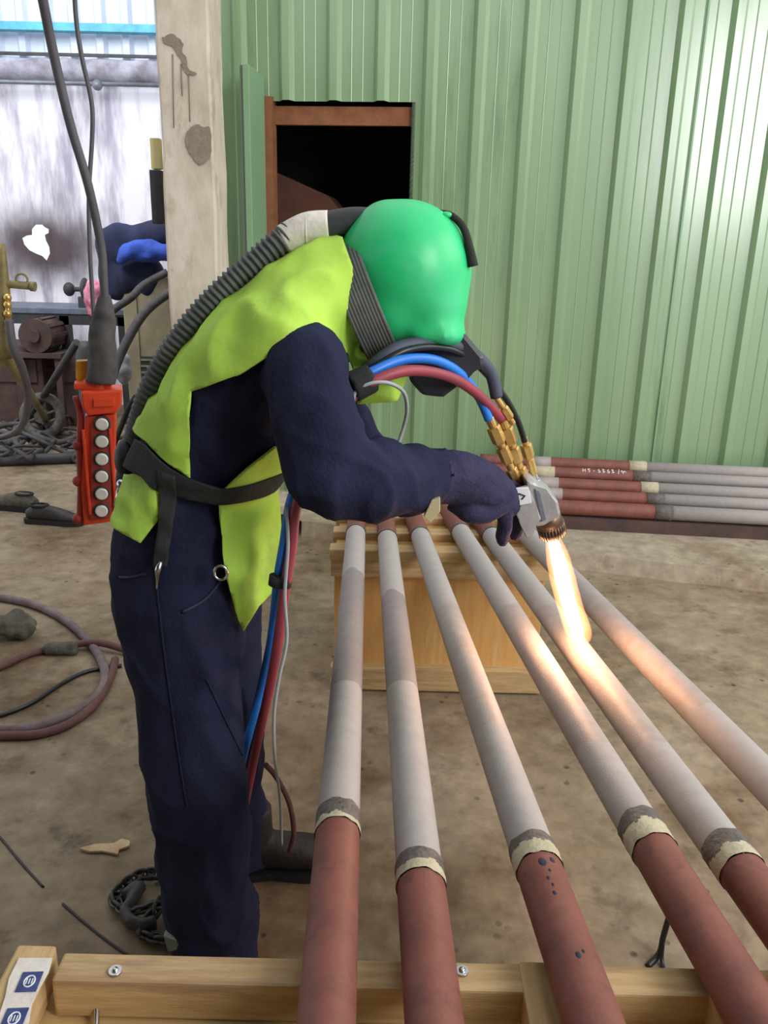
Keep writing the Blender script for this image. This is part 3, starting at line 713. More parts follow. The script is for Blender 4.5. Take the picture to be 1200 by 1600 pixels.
# cut the helmet off behind the band
pa, pb_ = at(556, 372, 1.6), at(626, 548, 1.6); e = (pb_-pa).normalized(); nrm = V((e.z, 0, -e.x)).normalized()
if nrm.x < 0: nrm = -nrm
r_ = bmesh.ops.bisect_plane(hm, geom=list(hm.verts)+list(hm.edges)+list(hm.faces), plane_co=pa-nrm*.03, plane_no=nrm, clear_inner=True)
for f in hm.faces: f.smooth = True
helm = finish('helmet', hm, 'helmet', person, fix=False); helm['label'] = 'bright green blast helmet'
b = bmesh.new()                                     # rubber gasket band with ridges
mid = (pa+pb_)/2; hl = (pb_-pa).length/2*1.02
for i in range(10):
    o_ = -.056+.0058*i; tt = []
    sh = mid+nrm*o_
    for j in range(48):
        a = 2*math.pi*j/48; tt.append(sh+e*(hl*(1.0-.03*abs(i-4.5)*.15)*math.cos(a))+Yv*(.128*math.sin(a)))
    loft(b, tt, .0042, 8, closed=True)
bnd = [[mid+nrm*o_+e*(hl*math.cos(2*math.pi*j/48))+Yv*(.127*math.sin(2*math.pi*j/48)) for j in range(48)] for o_ in (-.058, .0)]
vs = [[b.verts.new(p) for p in r] for r in bnd]
for j in range(48): b.faces.new((vs[0][j], vs[0][(j+1) % 48], vs[1][(j+1) % 48], vs[1][j]))
finish('neck_band', b, 'hosegrey', helm, smooth=True)
b = bmesh.new()                                     # visor box under the front
prism(b, [at(700, 516, 1.55), at(728, 522, 1.55), at(756, 556, 1.55), at(758, 574, 1.55), at(728, 586, 1.55), at(694, 622, 1.55), at(660, 618, 1.55), at(640, 596, 1.55), at(632, 545, 1.55)], V((0, .13, 0)), bev=.008)
finish('visor', b, 'visor', helm)['label'] = 'dark face window frame pointing down'
b = bmesh.new()
tube(b, [at(688, 331, 1.58), at(706, 337, 1.57), at(724, 356, 1.56), at(733, 385, 1.55), at(739, 416, 1.55)], [.004, .006, .007, .008, .010], 8)
for v in b.verts: pass
finish('pull_strap', b, 'strap', helm)
b = bmesh.new(); ball(b, at(682, 334, 1.57), (.014, .012, .007)); ball(b, at(697, 336, 1.57), (.012, .01, .006)); finish('strap_clip', b, 'helmet', helm)
# breathing hose
b = bmesh.new(); tube(b, [at(580, 346, 1.6), at(550, 347, 1.6), at(508, 355, 1.6)], [.024, .026, .027], 20); finish('hose_cuff', b, 'rubber', helm)
b = bmesh.new(); tube(b, [at(514, 354, 1.6), at(480, 358, 1.6), at(445, 376, 1.6)], [.0285, .0295, .029], 20); ball(b, at(480, 359, 1.6), (.004, .031, .031)); finish('hose_tape', b, 'tape', helm)
path = cr([tuple(at(x, y, Y)) for x, y, Y in ((455, 366, 1.6), (430, 386, 1.59), (392, 418, 1.58), (343, 462, 1.57), (296, 514, 1.56), (256, 574, 1.56), (230, 632, 1.57), (210, 702, 1.6))], 40)
Ls = [0]
for p, q_ in zip(path, path[1:]): Ls.append(Ls[-1]+(V(q_)-V(p)).length)
b = bmesh.new(); loft(b, path, [.0245+.0028*math.sin(l*2*math.pi/.0115) for l in Ls], 18); finish('breathing_hose', b, 'hosegrey', helm)['label'] = 'grey corrugated breathing hose running down the back'

# gloves
def glove(name, seqs, parent, extra=None):
    b = bmesh.new()
    for seq in seqs:
        q = cr([tuple(at(x, y, Y))+(ra, rb) for x, y, Y, ra, rb in seq], 4); loft(b, [a[:3] for a in q], [(max(a[3], .004), max(a[4], .004)) for a in q], 14, Yv)
    g = remesh(b, .0038, 3, lambda p: fb(p, 40)*.0022)
    return finish(name, g, 'glove', parent, fix=False)
gl_ = glove('glove', [
    [(640, 749, 1.42, .035, .033), (684, 748, 1.468, .047, .044), (708, 746, 1.49, .053, .050), (735, 752, 1.52, .052, .05), (768, 768, 1.56, .046, .048), (790, 782, 1.60, .030, .044)],     # cuff and palm
    [(764, 776, 1.550, .018, .018), (784, 788, 1.545, .0175, .0165), (789, 815, 1.555, .0155, .015), (786, 838, 1.57, .0145, .014), (784, 850, 1.58, .0105, .010)],   # index
    [(774, 766, 1.590, .018, .018), (798, 777, 1.600, .0175, .0165), (808, 804, 1.612, .0155, .015), (807, 828, 1.622, .0145, .014), (804, 842, 1.63, .0105, .010)],   # middle
    [(778, 758, 1.62, .017, .017), (808, 768, 1.628, .0165, .016), (820, 792, 1.64, .015, .0145), (818, 812, 1.65, .0135, .013), (814, 826, 1.655, .010, .010)],
    [(772, 756, 1.65, .015, .015), (800, 764, 1.662, .015, .0145), (812, 782, 1.67, .0135, .013), (812, 800, 1.675, .012, .012), (808, 812, 1.68, .009, .009)],
    [(716, 778, 1.51, .030, .028), (738, 800, 1.505, .024, .022), (764, 802, 1.52, .018, .017), (786, 792, 1.535, .015, .015), (800, 786, 1.55, .011, .011)]], person)
gl_['label'] = 'dusty navy work glove gripping the gun'
b = bmesh.new(); prism(b, [at(674, 782, 1.385), at(688, 778, 1.385), at(688, 800, 1.385), at(672, 818, 1.385), at(662, 808, 1.385)], V((0, .012, 0)), bev=.002); finish('glove_lining', b, 'glovedust', person)
glove('glove', [
    [(640, 750, 1.79, .045, .042), (668, 756, 1.77, .042, .04), (700, 762, 1.75, .034, .042)],
    [(700, 760, 1.72, .015, .015), (728, 770, 1.715, .014, .014), (740, 782, 1.715, .012, .012)],
    [(700, 760, 1.74, .015, .015), (732, 768, 1.74, .014, .014), (744, 780, 1.74, .012, .012)],
    [(700, 760, 1.765, .015, .015), (730, 766, 1.765, .014, .014), (742, 778, 1.765, .012, .012)],
    [(698, 760, 1.79, .014, .014), (722, 765, 1.79, .013, .013), (734, 775, 1.79, .011, .011)],
    [(680, 765, 1.73, .018, .018), (700, 776, 1.71, .015, .015), (716, 780, 1.70, .012, .012)]], person)
# boots
def boot(toe, heel, Yo, z0=.0):
    b = bmesh.new(); d_ = (toe-heel); L0 = d_.length; d_.normalize(); s_ = V((-d_.y, d_.x, 0))
    secs = [(-.02, .03, .05, .05), (.03, .042, .055, .055), (.10, .044, .05, .05), (.18, .05, .043, .043), (.24, .048, .038, .036), (.29, .03, .028, .026)]
    loft(b, [heel+d_*x+V((0, 0, z0+.02+h)) for x, w_, h, r in secs], [(r, w_) for x, w_, h, r in secs], 18, s_)
    loft(b, [heel+d_*.05+V((0, 0, .06)), heel+d_*.045+V((0, 0, .2))], [(.055, .045), (.055, .048)], 18, s_)
    bb = remesh(b, .006, 4); bo = finish('boot', bb, 'bootm', person)
    b = bmesh.new(); P = []
    for x, w_ in ((-.03, .02), (-.02, .036), (.05, .042), (.1, .036), (.18, .048), (.25, .048), (.29, .036), (.31, .015)): P.append((x, w_))
    pts = [heel+d_*x+s_*w_ for x, w_ in P]+[heel+d_*x-s_*w_ for x, w_ in P[::-1]]
    prism(b, [p+V((0, 0, .001)) for p in pts], V((0, 0, .022))); finish('sole', b, 'sole', bo)
    return bo
f1 = atz(352, 1392, 0); f1.z = 0; f1 = atz(366, 1362, 0); d1 = V((.97, .05, 0)); boot(f1+d1*.26, f1, 0)
f2 = at(300, 1500, 1.47); f2.z = 0; boot(f2+V((.2, -.24, 0)), f2+V((0, .03, 0)), 0)
b = bmesh.new(); prism(b, [at(255, 1462, 1.42), at(275, 1470, 1.40), at(290, 1484, 1.40), at(262, 1488, 1.42)], V((0, .03, 0)), bev=.003); finish('sock_cuff', b, 'grey_edge', person)

# ================================================================== SPRAY GUN
gun = thing('spray_gun', at(840, 790, 1.66), 'cast metal thermal spray gun with brass fittings held over the pipes in the gloved hand', 'spray gun')
def gp(pts, Y, t, m, name, bev=.003, parent=None):
    b = bmesh.new(); prism(b, [at(x, y, Y) for x, y in pts], V((0, t, 0)), bev=bev); return finish(name, b, m, parent or gun)
gp([(803, 768), (826, 762), (838, 790), (846, 812), (836, 820), (834, 838), (822, 842), (816, 820), (808, 808), (803, 792)], 1.575, .024, 'alu', 'grip_plate')
gp([(822, 750), (836, 754), (850, 768), (872, 782), (877, 806), (850, 822), (838, 824), (828, 790)], 1.590, .12, 'alu', 'gun_body', .006)
gp([(836, 764), (844, 767), (854, 812), (846, 816)], 1.585, .01, 'steel_grey', 'front_rib', .002)
st = gp([(797, 764), (826, 762), (831, 786), (801, 792)], 1.567, .007, 'label', 'white_tag', .001)
b = bmesh.new(); c = at(814, 777, 1.566)
loft(b, [c+V((-.012, 0, 0)), c+V((-.004, 0, .007)), c+V((.008, 0, .003)), c+V((.002, 0, -.004))], .0018, 6); finish('tag_mark', b, 'ink', st)
n0 = at(858, 812, 1.685); n1 = at(868, 850, 1.70); nd = (n1-n0).normalized()
b = bmesh.new(); loft(b, [n0-nd*.02, n0+nd*.012], [.024, .030], 28); loft(b, [n0+nd*.012, n0+nd*.036, n0+nd*.040], [.027, .027, .018], 28)
sd = nd.cross(Yv).normalized(); up2 = nd.cross(sd)
for i in range(26):
    a = i*2*math.pi/26; q_ = (sd*math.cos(a)+up2*math.sin(a))*.028; cyl(b, n0+nd*.008+q_, n0+nd*.038+q_, .0023, 6)
finish('air_cap', b, 'nozzle', gun)['label'] = 'ribbed heated air cap'
def fitting(path, segs, m='brass'):
    """stack of hex nuts and barrels along path; segs = (t0,t1,radius,sides)"""
    b = bmesh.new(); P0, P1 = at(*path[0]), at(*path[1])
    for t0, t1, r, n_ in segs: loft(b, [P0.lerp(P1, t0), P0.lerp(P1, t0+(t1-t0)*.12), P0.lerp(P1, t1-(t1-t0)*.12), P0.lerp(P1, t1)], [r*.88, r, r, r*.88], n_, None, True)
    for f in b.faces: f.smooth = False
    return finish('brass_fitting' if m == 'brass' else 'steel_fitting', b, m, gun)
segs = [(0, .12, .009, 12), (.12, .34, .014, 6), (.34, .40, .009, 16), (.40, .62, .0125, 6), (.62, .7, .0085, 16), (.70, .86, .012, 6), (.86, 1, .009, 16)]
fitting([(764, 652, 1.60), (812, 764, 1.655)], segs)
fitting([(785, 655, 1.625), (822, 762, 1.665)], [(a, c_, r*1.12, n_) for a, c_, r, n_ in segs])
fitting([(818, 682, 1.65), (834, 740, 1.68)], [(0, .2, .007, 12), (.2, .55, .012, 6), (.55, 1, .009, 12)])
fitting([(832, 735, 1.68), (846, 772, 1.69)], [(0, .4, .007, 12), (.4, 1, .009, 6)], 'chrome')
fitting([(775, 620, 1.61), (802, 662, 1.63)], [(0, .4, .006, 12), (.4, .8, .010, 6), (.8, 1, .006, 12)])
# flame
A5, d5, s5, _, _ = pipes[4]
tip = A5+d5*s5(1018)+V((0, 0, R)); top = n0+nd*.045
def flame_mat(name, col, strength, dens):
    m = bpy.data.materials.new(name); m.use_nodes = True; nt = m.node_tree; N = nt.nodes; N.remove(N['Principled BSDF'])
    e_ = N.new('ShaderNodeEmission'); e_.inputs[0].default_value = col; e_.inputs[1].default_value = strength
    nt.links.new(e_.outputs[0], N['Material Output'].inputs['Volume' if dens else 'Surface']); return m
def flame(name, seq, m, Yw=1.0):
    b = bmesh.new(); q = cr([tuple(top.lerp(tip, t)+V((off, 0, 0)))+(r,) for t, off, r in seq], 8)
    loft(b, [a[:3] for a in q], [(a[3]+noise.noise(V((i*.5, 0, a[3]*80)))*.0015, (a[3])*Yw) for i, a in enumerate(q)], 20, Yv); return finish(name, b, m, gun, smooth=True)
flame('flame', [(-.05, -.002, .005), (.04, -.002, .010), (.2, -.001, .0145), (.45, .0, .0175), (.7, .002, .0165), (.9, .006, .0155), (1.0, .010, .012), (1.06, .014, .004)], flame_mat('flame_core', (1, .80, .52, 1), 7, False))['label'] = 'white hot spray flame'
flame('flame_glow', [(-.05, -.002, .006), (.05, -.002, .018), (.2, -.001, .026), (.45, .0, .030), (.7, .003, .030), (.9, .008, .032), (1.02, .014, .028), (1.10, .02, .008)], flame_mat('flame_halo', (1, .38, .14, 1), 22, True))
pl = bpy.data.lights.new('flame_light', 'POINT'); pl.energy = 4.5; pl.color = (1, .5, .26); pl.shadow_soft_size = .03
po = bpy.data.objects.new('flame_light', pl); C.objects.link(po); po.location = top.lerp(tip, .6)+V((.0, -.04, 0))

# hoses from the gun, under the arm
def hose(name, pts, r, m, label, cat='hose', n=12, group=None, extra=None):
    b = bmesh.new(); tube(b, [at(*p) for p in pts], r, n, 8); o = finish(name, b, m); tag(o, label, cat, group); return o
hose('gas_hose', [(290, 1440, 1.62), (330, 1425, 1.62), (352, 1320, 1.62), (378, 1190, 1.62), (404, 1090, 1.60), (424, 1000, 1.46), (434, 910, 1.395), (444, 850, 1.385), (456, 780, 1.38), (490, 700, 1.415), (535, 620, 1.43), (555, 598, 1.44), (580, 582, 1.44), (630, 562, 1.47), (680, 563, 1.51), (720, 585, 1.55), (748, 620, 1.585), (764, 655, 1.60)], .0092, 'hblue', 'bright blue rubber hose arching from the gun and hanging down by the leg')
hose('gas_hose', [(300, 1452, 1.60), (345, 1440, 1.60), (366, 1340, 1.60), (386, 1240, 1.60), (400, 1170, 1.59), (420, 1080, 1.48), (433, 1010, 1.41), (444, 930, 1.38), (455, 860, 1.375), (466, 780, 1.375), (510, 690, 1.41), (550, 620, 1.42), (585, 595, 1.42), (640, 579, 1.45), (700, 588, 1.51), (745, 615, 1.57), (785, 656, 1.625)], .0098, 'hred2', 'dull red rubber hose below the bright blue one, from gun down past the hip')
hose('air_hose', [(560, 600, 1.47), (590, 572, 1.46), (640, 546, 1.48), (700, 545, 1.53), (745, 570, 1.58), (785, 615, 1.62), (808, 655, 1.64), (820, 690, 1.65)], .0062, 'hblack', 'glossy thin black hose arching above the blue one')
hose('air_hose', [(560, 590, 1.50), (590, 565, 1.48), (625, 543, 1.49), (680, 535, 1.53), (730, 547, 1.57), (765, 580, 1.60), (776, 620, 1.61)], .0125, 'hslate', 'thick slate grey hose, uppermost of those arching over to the gun')
hose('power_cable', [(552, 640, 1.41), (554, 615, 1.41), (575, 600, 1.41), (605, 598, 1.42), (630, 612, 1.45), (636, 640, 1.48), (630, 670, 1.5), (620, 700, 1.5)], .0036, 'hgrey', 'thin pale grey cable looping down below the helmet', 'cable', 8)
hose('control_cable', [(447, 790, 1.37), (450, 850, 1.36), (445, 930, 1.355), (448, 1000, 1.36), (436, 1060, 1.36), (428, 1120, 1.37), (430, 1190, 1.40), (438, 1250, 1.45), (440, 1320, 1.50)], .0032, 'hgrey', 'thin grey cable hanging with the blue and red hoses to the floor', 'cable', 8)
hose('control_cable', [(415, 1195, 1.52), (432, 1215, 1.54), (452, 1255, 1.56), (459, 1300, 1.58), (452, 1330, 1.62)], .006, 'hosemaroon', 'brown cable curving to the floor behind the legs', 'cable', 8)
b = bmesh.new(); loft(b, [at(548, 606, 1.44), at(582, 590, 1.45)], [(.028, .04), (.026, .04)], 14, Yv); bb = remesh(b, .005, 2); o = finish('hose_strap', bb, 'strap'); tag(o, 'black strap bundling the hoses under the chest', 'strap')
b = bmesh.new(); loft(b, [at(439, 900, 1.378), at(437, 915, 1.378)], [(.021, .016), (.021, .016)], 16, Yv); o = finish('hose_clip', b, 'strap'); tag(o, 'small black band holding the blue and red hoses together at the thigh', 'clip')

# ================================================================== CRANE PENDANT
pt = thing('crane_pendant', at(150, 822, 2.3), 'orange hanging crane control box with six round white buttons', 'crane control')
YP = 2.3
def pb(pts, Y, t, m, name, bev=.003, parent=None):
    b = bmesh.new(); prism(b, [at(x, y, Y) for x, y in pts], V((0, t, 0)), bev=bev); return finish(name, b, m, parent or pt)
pb([(133, 650), (180, 650), (178, 818), (132, 820), (128, 760)], YP, .09, 'orange', 'housing', .006)
pb([(140, 664), (172, 664), (171, 812), (140, 813)], YP-.008, .012, 'orange_dk', 'face_plate', .003)
for x in (134, 173):
    b = bmesh.new(); box(b, at(x+1, 738, YP-.006), (.008, .012, .25), bev=.002); finish('side_rib', b, 'orange', pt)
pb([(124, 612), (186, 612), (186, 634), (178, 648), (134, 650), (126, 636)], YP-.014, .11, 'orange', 'cap', .006)
pb([(142, 624), (173, 624), (172, 637), (142, 637)], YP-.019, .01, 'orange', 'name_plate', .001)
b = bmesh.new(); c = at(156, 604, YP+.04); loft(b, [c+V((0, 0, -.03)), c+V((0, 0, .0)), c+V((0, 0, .02))], [.028, .034, .032], 20); box(b, at(152, 602, YP+.04), (.10, .05, .02), bev=.005); finish('cable_gland', b, 'orange', pt)
for i, y in enumerate((664, 691, 718.5, 745.5, 772.5, 799)):
    b = bmesh.new(); c = at(156, y, YP-.012); loft(b, [c+V((0, .008, 0)), c+V((0, -.002, 0))], [.0235, .0215], 24); u = finish('button_seat', b, 'steel_dark', pt)
    b = bmesh.new(); loft(b, [c, c+V((0, -.007, 0)), c+V((0, -.010, 0))], [.0175, .0175, .014], 24); finish('button', b, 'button', u)
b = bmesh.new(); tube(b, [at(122, 618, YP+.02), at(130, 650, YP+.02), at(129, 700, YP+.02), at(131, 760, YP+.02), at(129, 815, YP+.02)], [.008, .009, .010, .010, .009], 10)
for y in (695, 750, 808): ball(b, at(127, y, YP+.02), (.016, .014, .016))
finish('guard_bar', b, 'orange_dk', pt)
pb([(130, 564), (152, 564), (152, 584), (146, 600), (134, 604), (130, 590)], YP+.06, .035, 'yellow', 'warning_tag', .003)
b = bmesh.new(); tube(b, [at(x, y, YP+.04) for x, y in ((158, 598), (160, 560), (160, 520), (163, 485), (164, 460))], [.042, .04, .036, .028, .014], 16); bb = remesh(b, .006, 2, lambda p: fb(p, 30)*.005); finish('cable_wrap', bb, 'wrap', pt)
b = bmesh.new(); tube(b, [at(x, y, Y) for x, y, Y in ((165, 500, 2.34), (162, 440, 2.33), (158, 385, 2.32), (138, 290, 2.28), (110, 195, 2.24), (85, 90, 2.2), (63, -20, 2.15), (40, -140, 2.1), (0, -420, 2.0), (-40, -800, 1.9))], .0115, 12); finish('pendant_cable', b, 'cable', pt)
pt.rotation_euler = (0, 0, math.radians(18))
for c_ in pt.children:
    if c_.name.startswith(('pendant_cable', 'cable_wrap')): c_.data.transform(Matrix.Rotation(math.radians(-18), 4, 'Z'))
hose('hanging_cable', [(147, 500, 2.5), (143, 440, 2.5), (140, 380, 2.5), (139, 300, 2.5), (144, 215, 2.5), (143, 160, 2.5), (128, 90, 2.5), (119, 30, 2.5), (114, -60, 2.5), (100, -350, 2.5), (90, -700, 2.5)], .0065, 'cable', 'thin grey cable hanging right of the thick pendant cable, top left', 'cable', 8)

# ================================================================== FAR LEFT CLUTTER
YB = 7.5
t = thing('work_bench', V((at(90, 480, YB).x, YB, 0)), 'long dark workbench with grey top before the burnt white sheet', 'workbench')
zt2 = at(90, 484, YB).z; xa2, xb2 = at(10, 484, YB).x, at(215, 484, YB).x
b = bmesh.new(); box(b, ((xa2+xb2)/2-.3, YB+.2, zt2), (xb2-xa2+.6, .7, .05), bev=.006); finish('bench_top', b, 'bench_top', t)
b = bmesh.new(); box(b, ((xa2+xb2)/2-.3, YB-.12, zt2-.07), (xb2-xa2+.5, .04, .09)); finish('rail', b, 'steel_dark', t)
for x in (xa2-.2, at(108, 484, YB).x, xb2-.1):
    b = bmesh.new(); box(b, (x, YB-.1, (zt2-.04)/2), (.08, .08, zt2-.04)); finish('leg', b, 'steel_dark', t)
b = bmesh.new(); c0 = at(108, 452, YB); c1 = at(140, 452, YB); cyl(b, c0, c1, .02, 10); ball(b, c0, (.05, .05, .06)); ball(b, at(133, 452, YB), (.035, .09, .10)); box(b, at(136, 474, YB), (.12, .12, .12), bev=.01)
o = finish('bench_vise', b, 'steel_dark'); tag(o, 'dark vise with round handle knobs on the bench', 'vise')
b = bmesh.new(); ball(b, at(148, 466, 7.3), (.09, .06, .17)); bb = remesh(b, .02, 2, lambda p: fb(p, 14)*.03); o = finish('rag', bb, 'pink'); tag(o, 'pink and white rag hanging over the bench edge', 'rag')
def lump(name, px, py, Y, r, m, lab, cat, amp=.03, f=9, vox=.02, rest=False):
    b = bmesh.new(); c = at(px, py, Y)
    if rest: c.z = r[2]*.93
    ball(b, c, r); bb = remesh(b, vox, 1, lambda p: fb(p, f)*amp+fb(p, f*2.3)*amp*.5); o = finish(name, bb, m); tag(o, lab, cat); return o
# motor block with pulley under the bench
t = thing('electric_motor', V((at(68, 520, 7.2).x, 7.2, 0)), 'dark round motor standing on a rusty frame under the bench', 'motor')
b = bmesh.new(); c = at(68, 522, 7.2); cyl(b, c+V((0, -.18, 0)), c+V((0, .18, 0)), .14, 24); cyl(b, c+V((0, -.22, 0)), c+V((0, -.18, 0)), .05, 16)
for i in range(10):
    a = i*.628; box(b, c+V((math.cos(a)*.14, 0, math.sin(a)*.14)), (.02, .3, .03), Matrix.Rotation(-a, 3, 'Y'))
finish('motor_housing', b, 'brownclutter', t)
b = bmesh.new(); zc_ = c.z-.14; box(b, (c.x, 7.2, zc_-.02), (.42, .4, .04)); 
for sx in (-1, 1):
    for sy in (-1, 1): box(b, (c.x+sx*.17, 7.2+sy*.16, (zc_-.04)/2), (.05, .05, zc_-.04))
finish('stand_frame', b, 'brownclutter', t)
b = bmesh.new(); c = at(35, 560, 7.3); box(b, (c.x, 7.3, .36), (.5, .4, .72), bev=.02); box(b, (c.x, 7.095, .5), (.4, .02, .2), bev=.005); o = finish('tool_chest', b, 'brownclutter'); tag(o, 'low rusty brown tool chest under the left end of the bench', 'tool chest')
b = bmesh.new(); c = at(105, 560, 7.4); box(b, (c.x, 7.4, .33), (.45, .35, .66), bev=.015); box(b, (c.x, 7.215, .45), (.35, .02, .12), bev=.004); o = finish('storage_box', b, 'brownclutter'); tag(o, 'rusty storage box behind the bench leg near the pendant', 'box')
b = bmesh.new(); c = at(62, 610, 6.7); c.z = .19; loft(b, [c+V((math.cos(a)*.15, math.sin(a)*.05, math.sin(a)*.15)) for a in [i*math.pi/12 for i in range(24)]], .04, 12, closed=True); cyl(b, c+V((0, -.05, 0)), c+V((0, .05, 0)), .05, 14)
for i in range(4):
    a = i*math.pi/2+.4; cyl(b, c, c+V((math.cos(a)*.14, math.sin(a)*.045, math.sin(a)*.14)), .012, 8)
o = finish('cart_wheel', b, 'stone'); tag(o, 'grey green cart wheel leaning on the floor below the bench', 'wheel')
b = bmesh.new(); P0 = at(120, 535, 6.3); P1 = atz(38, 668, .02); cyl(b, P0, V((P1.x, P1.y, .02)), .03, 10); o = finish('steel_bar', b, 'steel_dark'); tag(o, 'dark steel bar slanting down from the bench to the floor', 'bar')
b = bmesh.new(); c = at(133, 535, 6.2)
loft(b, [V((c.x, c.y, z)) for z in (0, .1, .75, .82, .86)], [.07, .075, .075, .05, .03], 20); o = finish('gas_bottle', b, 'steel_dark'); tag(o, 'slim dark gas bottle standing behind the orange crane control', 'gas bottle')
# olive stand at the left edge
YS = 4.4
t = thing('pipe_stand', V((at(8, 600, YS).x, YS, 0)), 'olive yellow tripod stand with a cross arm at the left edge', 'stand')
b = bmesh.new(); tube(b, [at(4, 380, YS), at(6, 470, YS), at(8, 560, YS)], [.012, .035, .035], 14, 3); finish('post', b, 'olive', t)
b = bmesh.new(); cyl(b, at(-30, 440, YS), at(50, 447, YS), .02, 14); cyl(b, at(48, 447, YS), at(55, 448, YS), .025, 14); c = at(34, 437, YS); loft(b, [c+V((math.cos(a)*.03, 0, math.sin(a)*.03)) for a in [i*math.pi/8 for i in range(16)]], .006, 8, closed=True); finish('cross_arm', b, 'olive', t)
b = bmesh.new(); cyl(b, at(12, 470, YS-.04), at(12, 505, YS-.04), .012, 10)
for y in (465, 476, 490): ball(b, at(12, y, YS-.05), .02)
finish('valve', b, 'brass', t)
for P1 in (atz(78, 668, 0), atz(-80, 700, 0)):
    b = bmesh.new(); P0 = at(6, 548, YS); P1 = P0+(P1-P0)*((P0.z-.0)/(P0.z-P1.z)) if P0.z != P1.z else P1; cyl(b, P0, V((P1.x, P1.y, .012)), .03, 12, r2=.024); finish('leg', b, 'olive', t)
hose('stand_hose', [(14, 500, 4.3), (20, 540, 4.3), (36, 580, 4.4), (44, 625, 4.7), (34, 665, 5.3), (8, 682, 5.9), (-30, 684, 6.2)], .022, 'cable', 'grey hose curving down from the olive stand to the floor')
# beige cabinet with louvres
YC = 7.0
xa3, xb3 = at(196, 540, YC).x, at(262, 540, YC).x+.25; z3 = at(220, 432, YC).z
t = thing('welding_cabinet', V(((xa3+xb3)/2, YC, 0)), 'tall beige metal cabinet with dark louvres beside the concrete column', 'cabinet')
b = bmesh.new(); box(b, ((xa3+xb3)/2, YC+.3, z3/2), (xb3-xa3, .6, z3), bev=.012); finish('body', b, 'beige', t)
b = bmesh.new(); box(b, (xa3+.07, YC-.006, z3/2), (.1, .014, z3-.06), bev=.003); finish('corner_trim', b, 'beige', t)
lx0, lx1 = at(221, 570, YC).x, at(252, 570, YC).x; lz0, lz1 = at(230, 625, YC).z, at(230, 557, YC).z
b = bmesh.new(); box(b, ((lx0+lx1)/2, YC-.004, (lz0+lz1)/2), (lx1-lx0, .012, lz1-lz0)); lv = finish('vent_panel', b, 'steel_dark', t)
for i in range(7):
    b = bmesh.new(); box(b, ((lx0+lx1)/2, YC-.014, lz0+(lz1-lz0)*(i+.5)/7), (lx1-lx0, .01, .014)); finish('louvre', b, 'beige', lv)
for nm, pts in (('cable', [(300, 440, 6.8), (258, 462, 6.7), (225, 490, 6.6), (200, 530, 6.5), (182, 570, 6.4), (172, 600, 6.2)]), ('cable', [(262, 425, 6.85), (225, 445, 6.8), (205, 465, 6.7), (180, 482, 6.7), (160, 500, 6.6)])):
    hose('welding_cable', pts, .035 if pts[0][0] == 300 else .03, 'wrap', 'thick grey cable slung low across the beige cabinet' if pts[0][0] == 300 else 'short thick grey cable drooping over the cabinet top', 'cable')
# hung jackets
b = bmesh.new()
for x, y, r in ((185, 385, (.16, .12, .18)), (215, 372, (.22, .12, .13)), (245, 368, (.16, .12, .14)), (180, 430, (.13, .1, .22)), (215, 430, (.22, .1, .2)), (172, 400, (.08, .1, .2))): ball(b, at(x, y, 7.05), r)
bb = remesh(b, .02, 2, lambda p: fb(p, 7, (1, 1, .5))*.05); o = finish('work_jacket', bb, 'navycloth'); tag(o, 'dark navy jackets heaped above the beige cabinet beside the column', 'jacket')
b = bmesh.new(); tube(b, [at(186, 412, 6.9), at(198, 394, 6.88), (at(222, 392, 6.88)), at(250, 394, 6.88), at(270, 396, 6.9)], [.03, .06, .085, .08, .05], 12); bb = remesh(b, .015, 1, lambda p: fb(p, 10)*.03); o = finish('blue_cloth', bb, 'bluecloth'); tag(o, 'bright blue cloth lying across the dark navy jackets', 'cloth')
lump('plastic_bag', 191, 575, 6.6, (.07, .06, .14), 'bag', 'grey white bag between the orange crane control and the beige cabinet', 'bag', .02)
hose('cable_loop', [(176, 700, 5.9), (184, 680, 5.9), (200, 640, 5.9), (212, 620, 5.8)], .02, 'strap', 'dark cable rising beside the lower left of the beige cabinet', 'cable')
# cable tangle and long pipe on floor
b = bmesh.new(); random.seed(3)
for i in range(26):
    P = []; x = random.uniform(-60, 110); y = random.uniform(672, 720)
    for j in range(7):
        p = atz(x, y, 0); z = random.uniform(.015, .13); P.append(V((p.x, p.y, z))); x += random.uniform(-18, 44); y = min(728, max(664, y+random.uniform(-12, 12)))
    tube(b, P, random.choice((.012, .016, .022)), 7, 5)
o = finish('cable_tangle', b, 'wrap'); tag(o, 'dark tangle of old cables heaped on the far left floor', 'cables', kind='stuff')
b = bmesh.new(); p0, p1 = atz(-60, 722, .04), atz(200, 712, .04); cyl(b, p0, p1, .04, 16); o = finish('floor_pipe', b, 'steel_dark'); tag(o, 'long dark pipe lying along the front of the cable tangle', 'pipe')
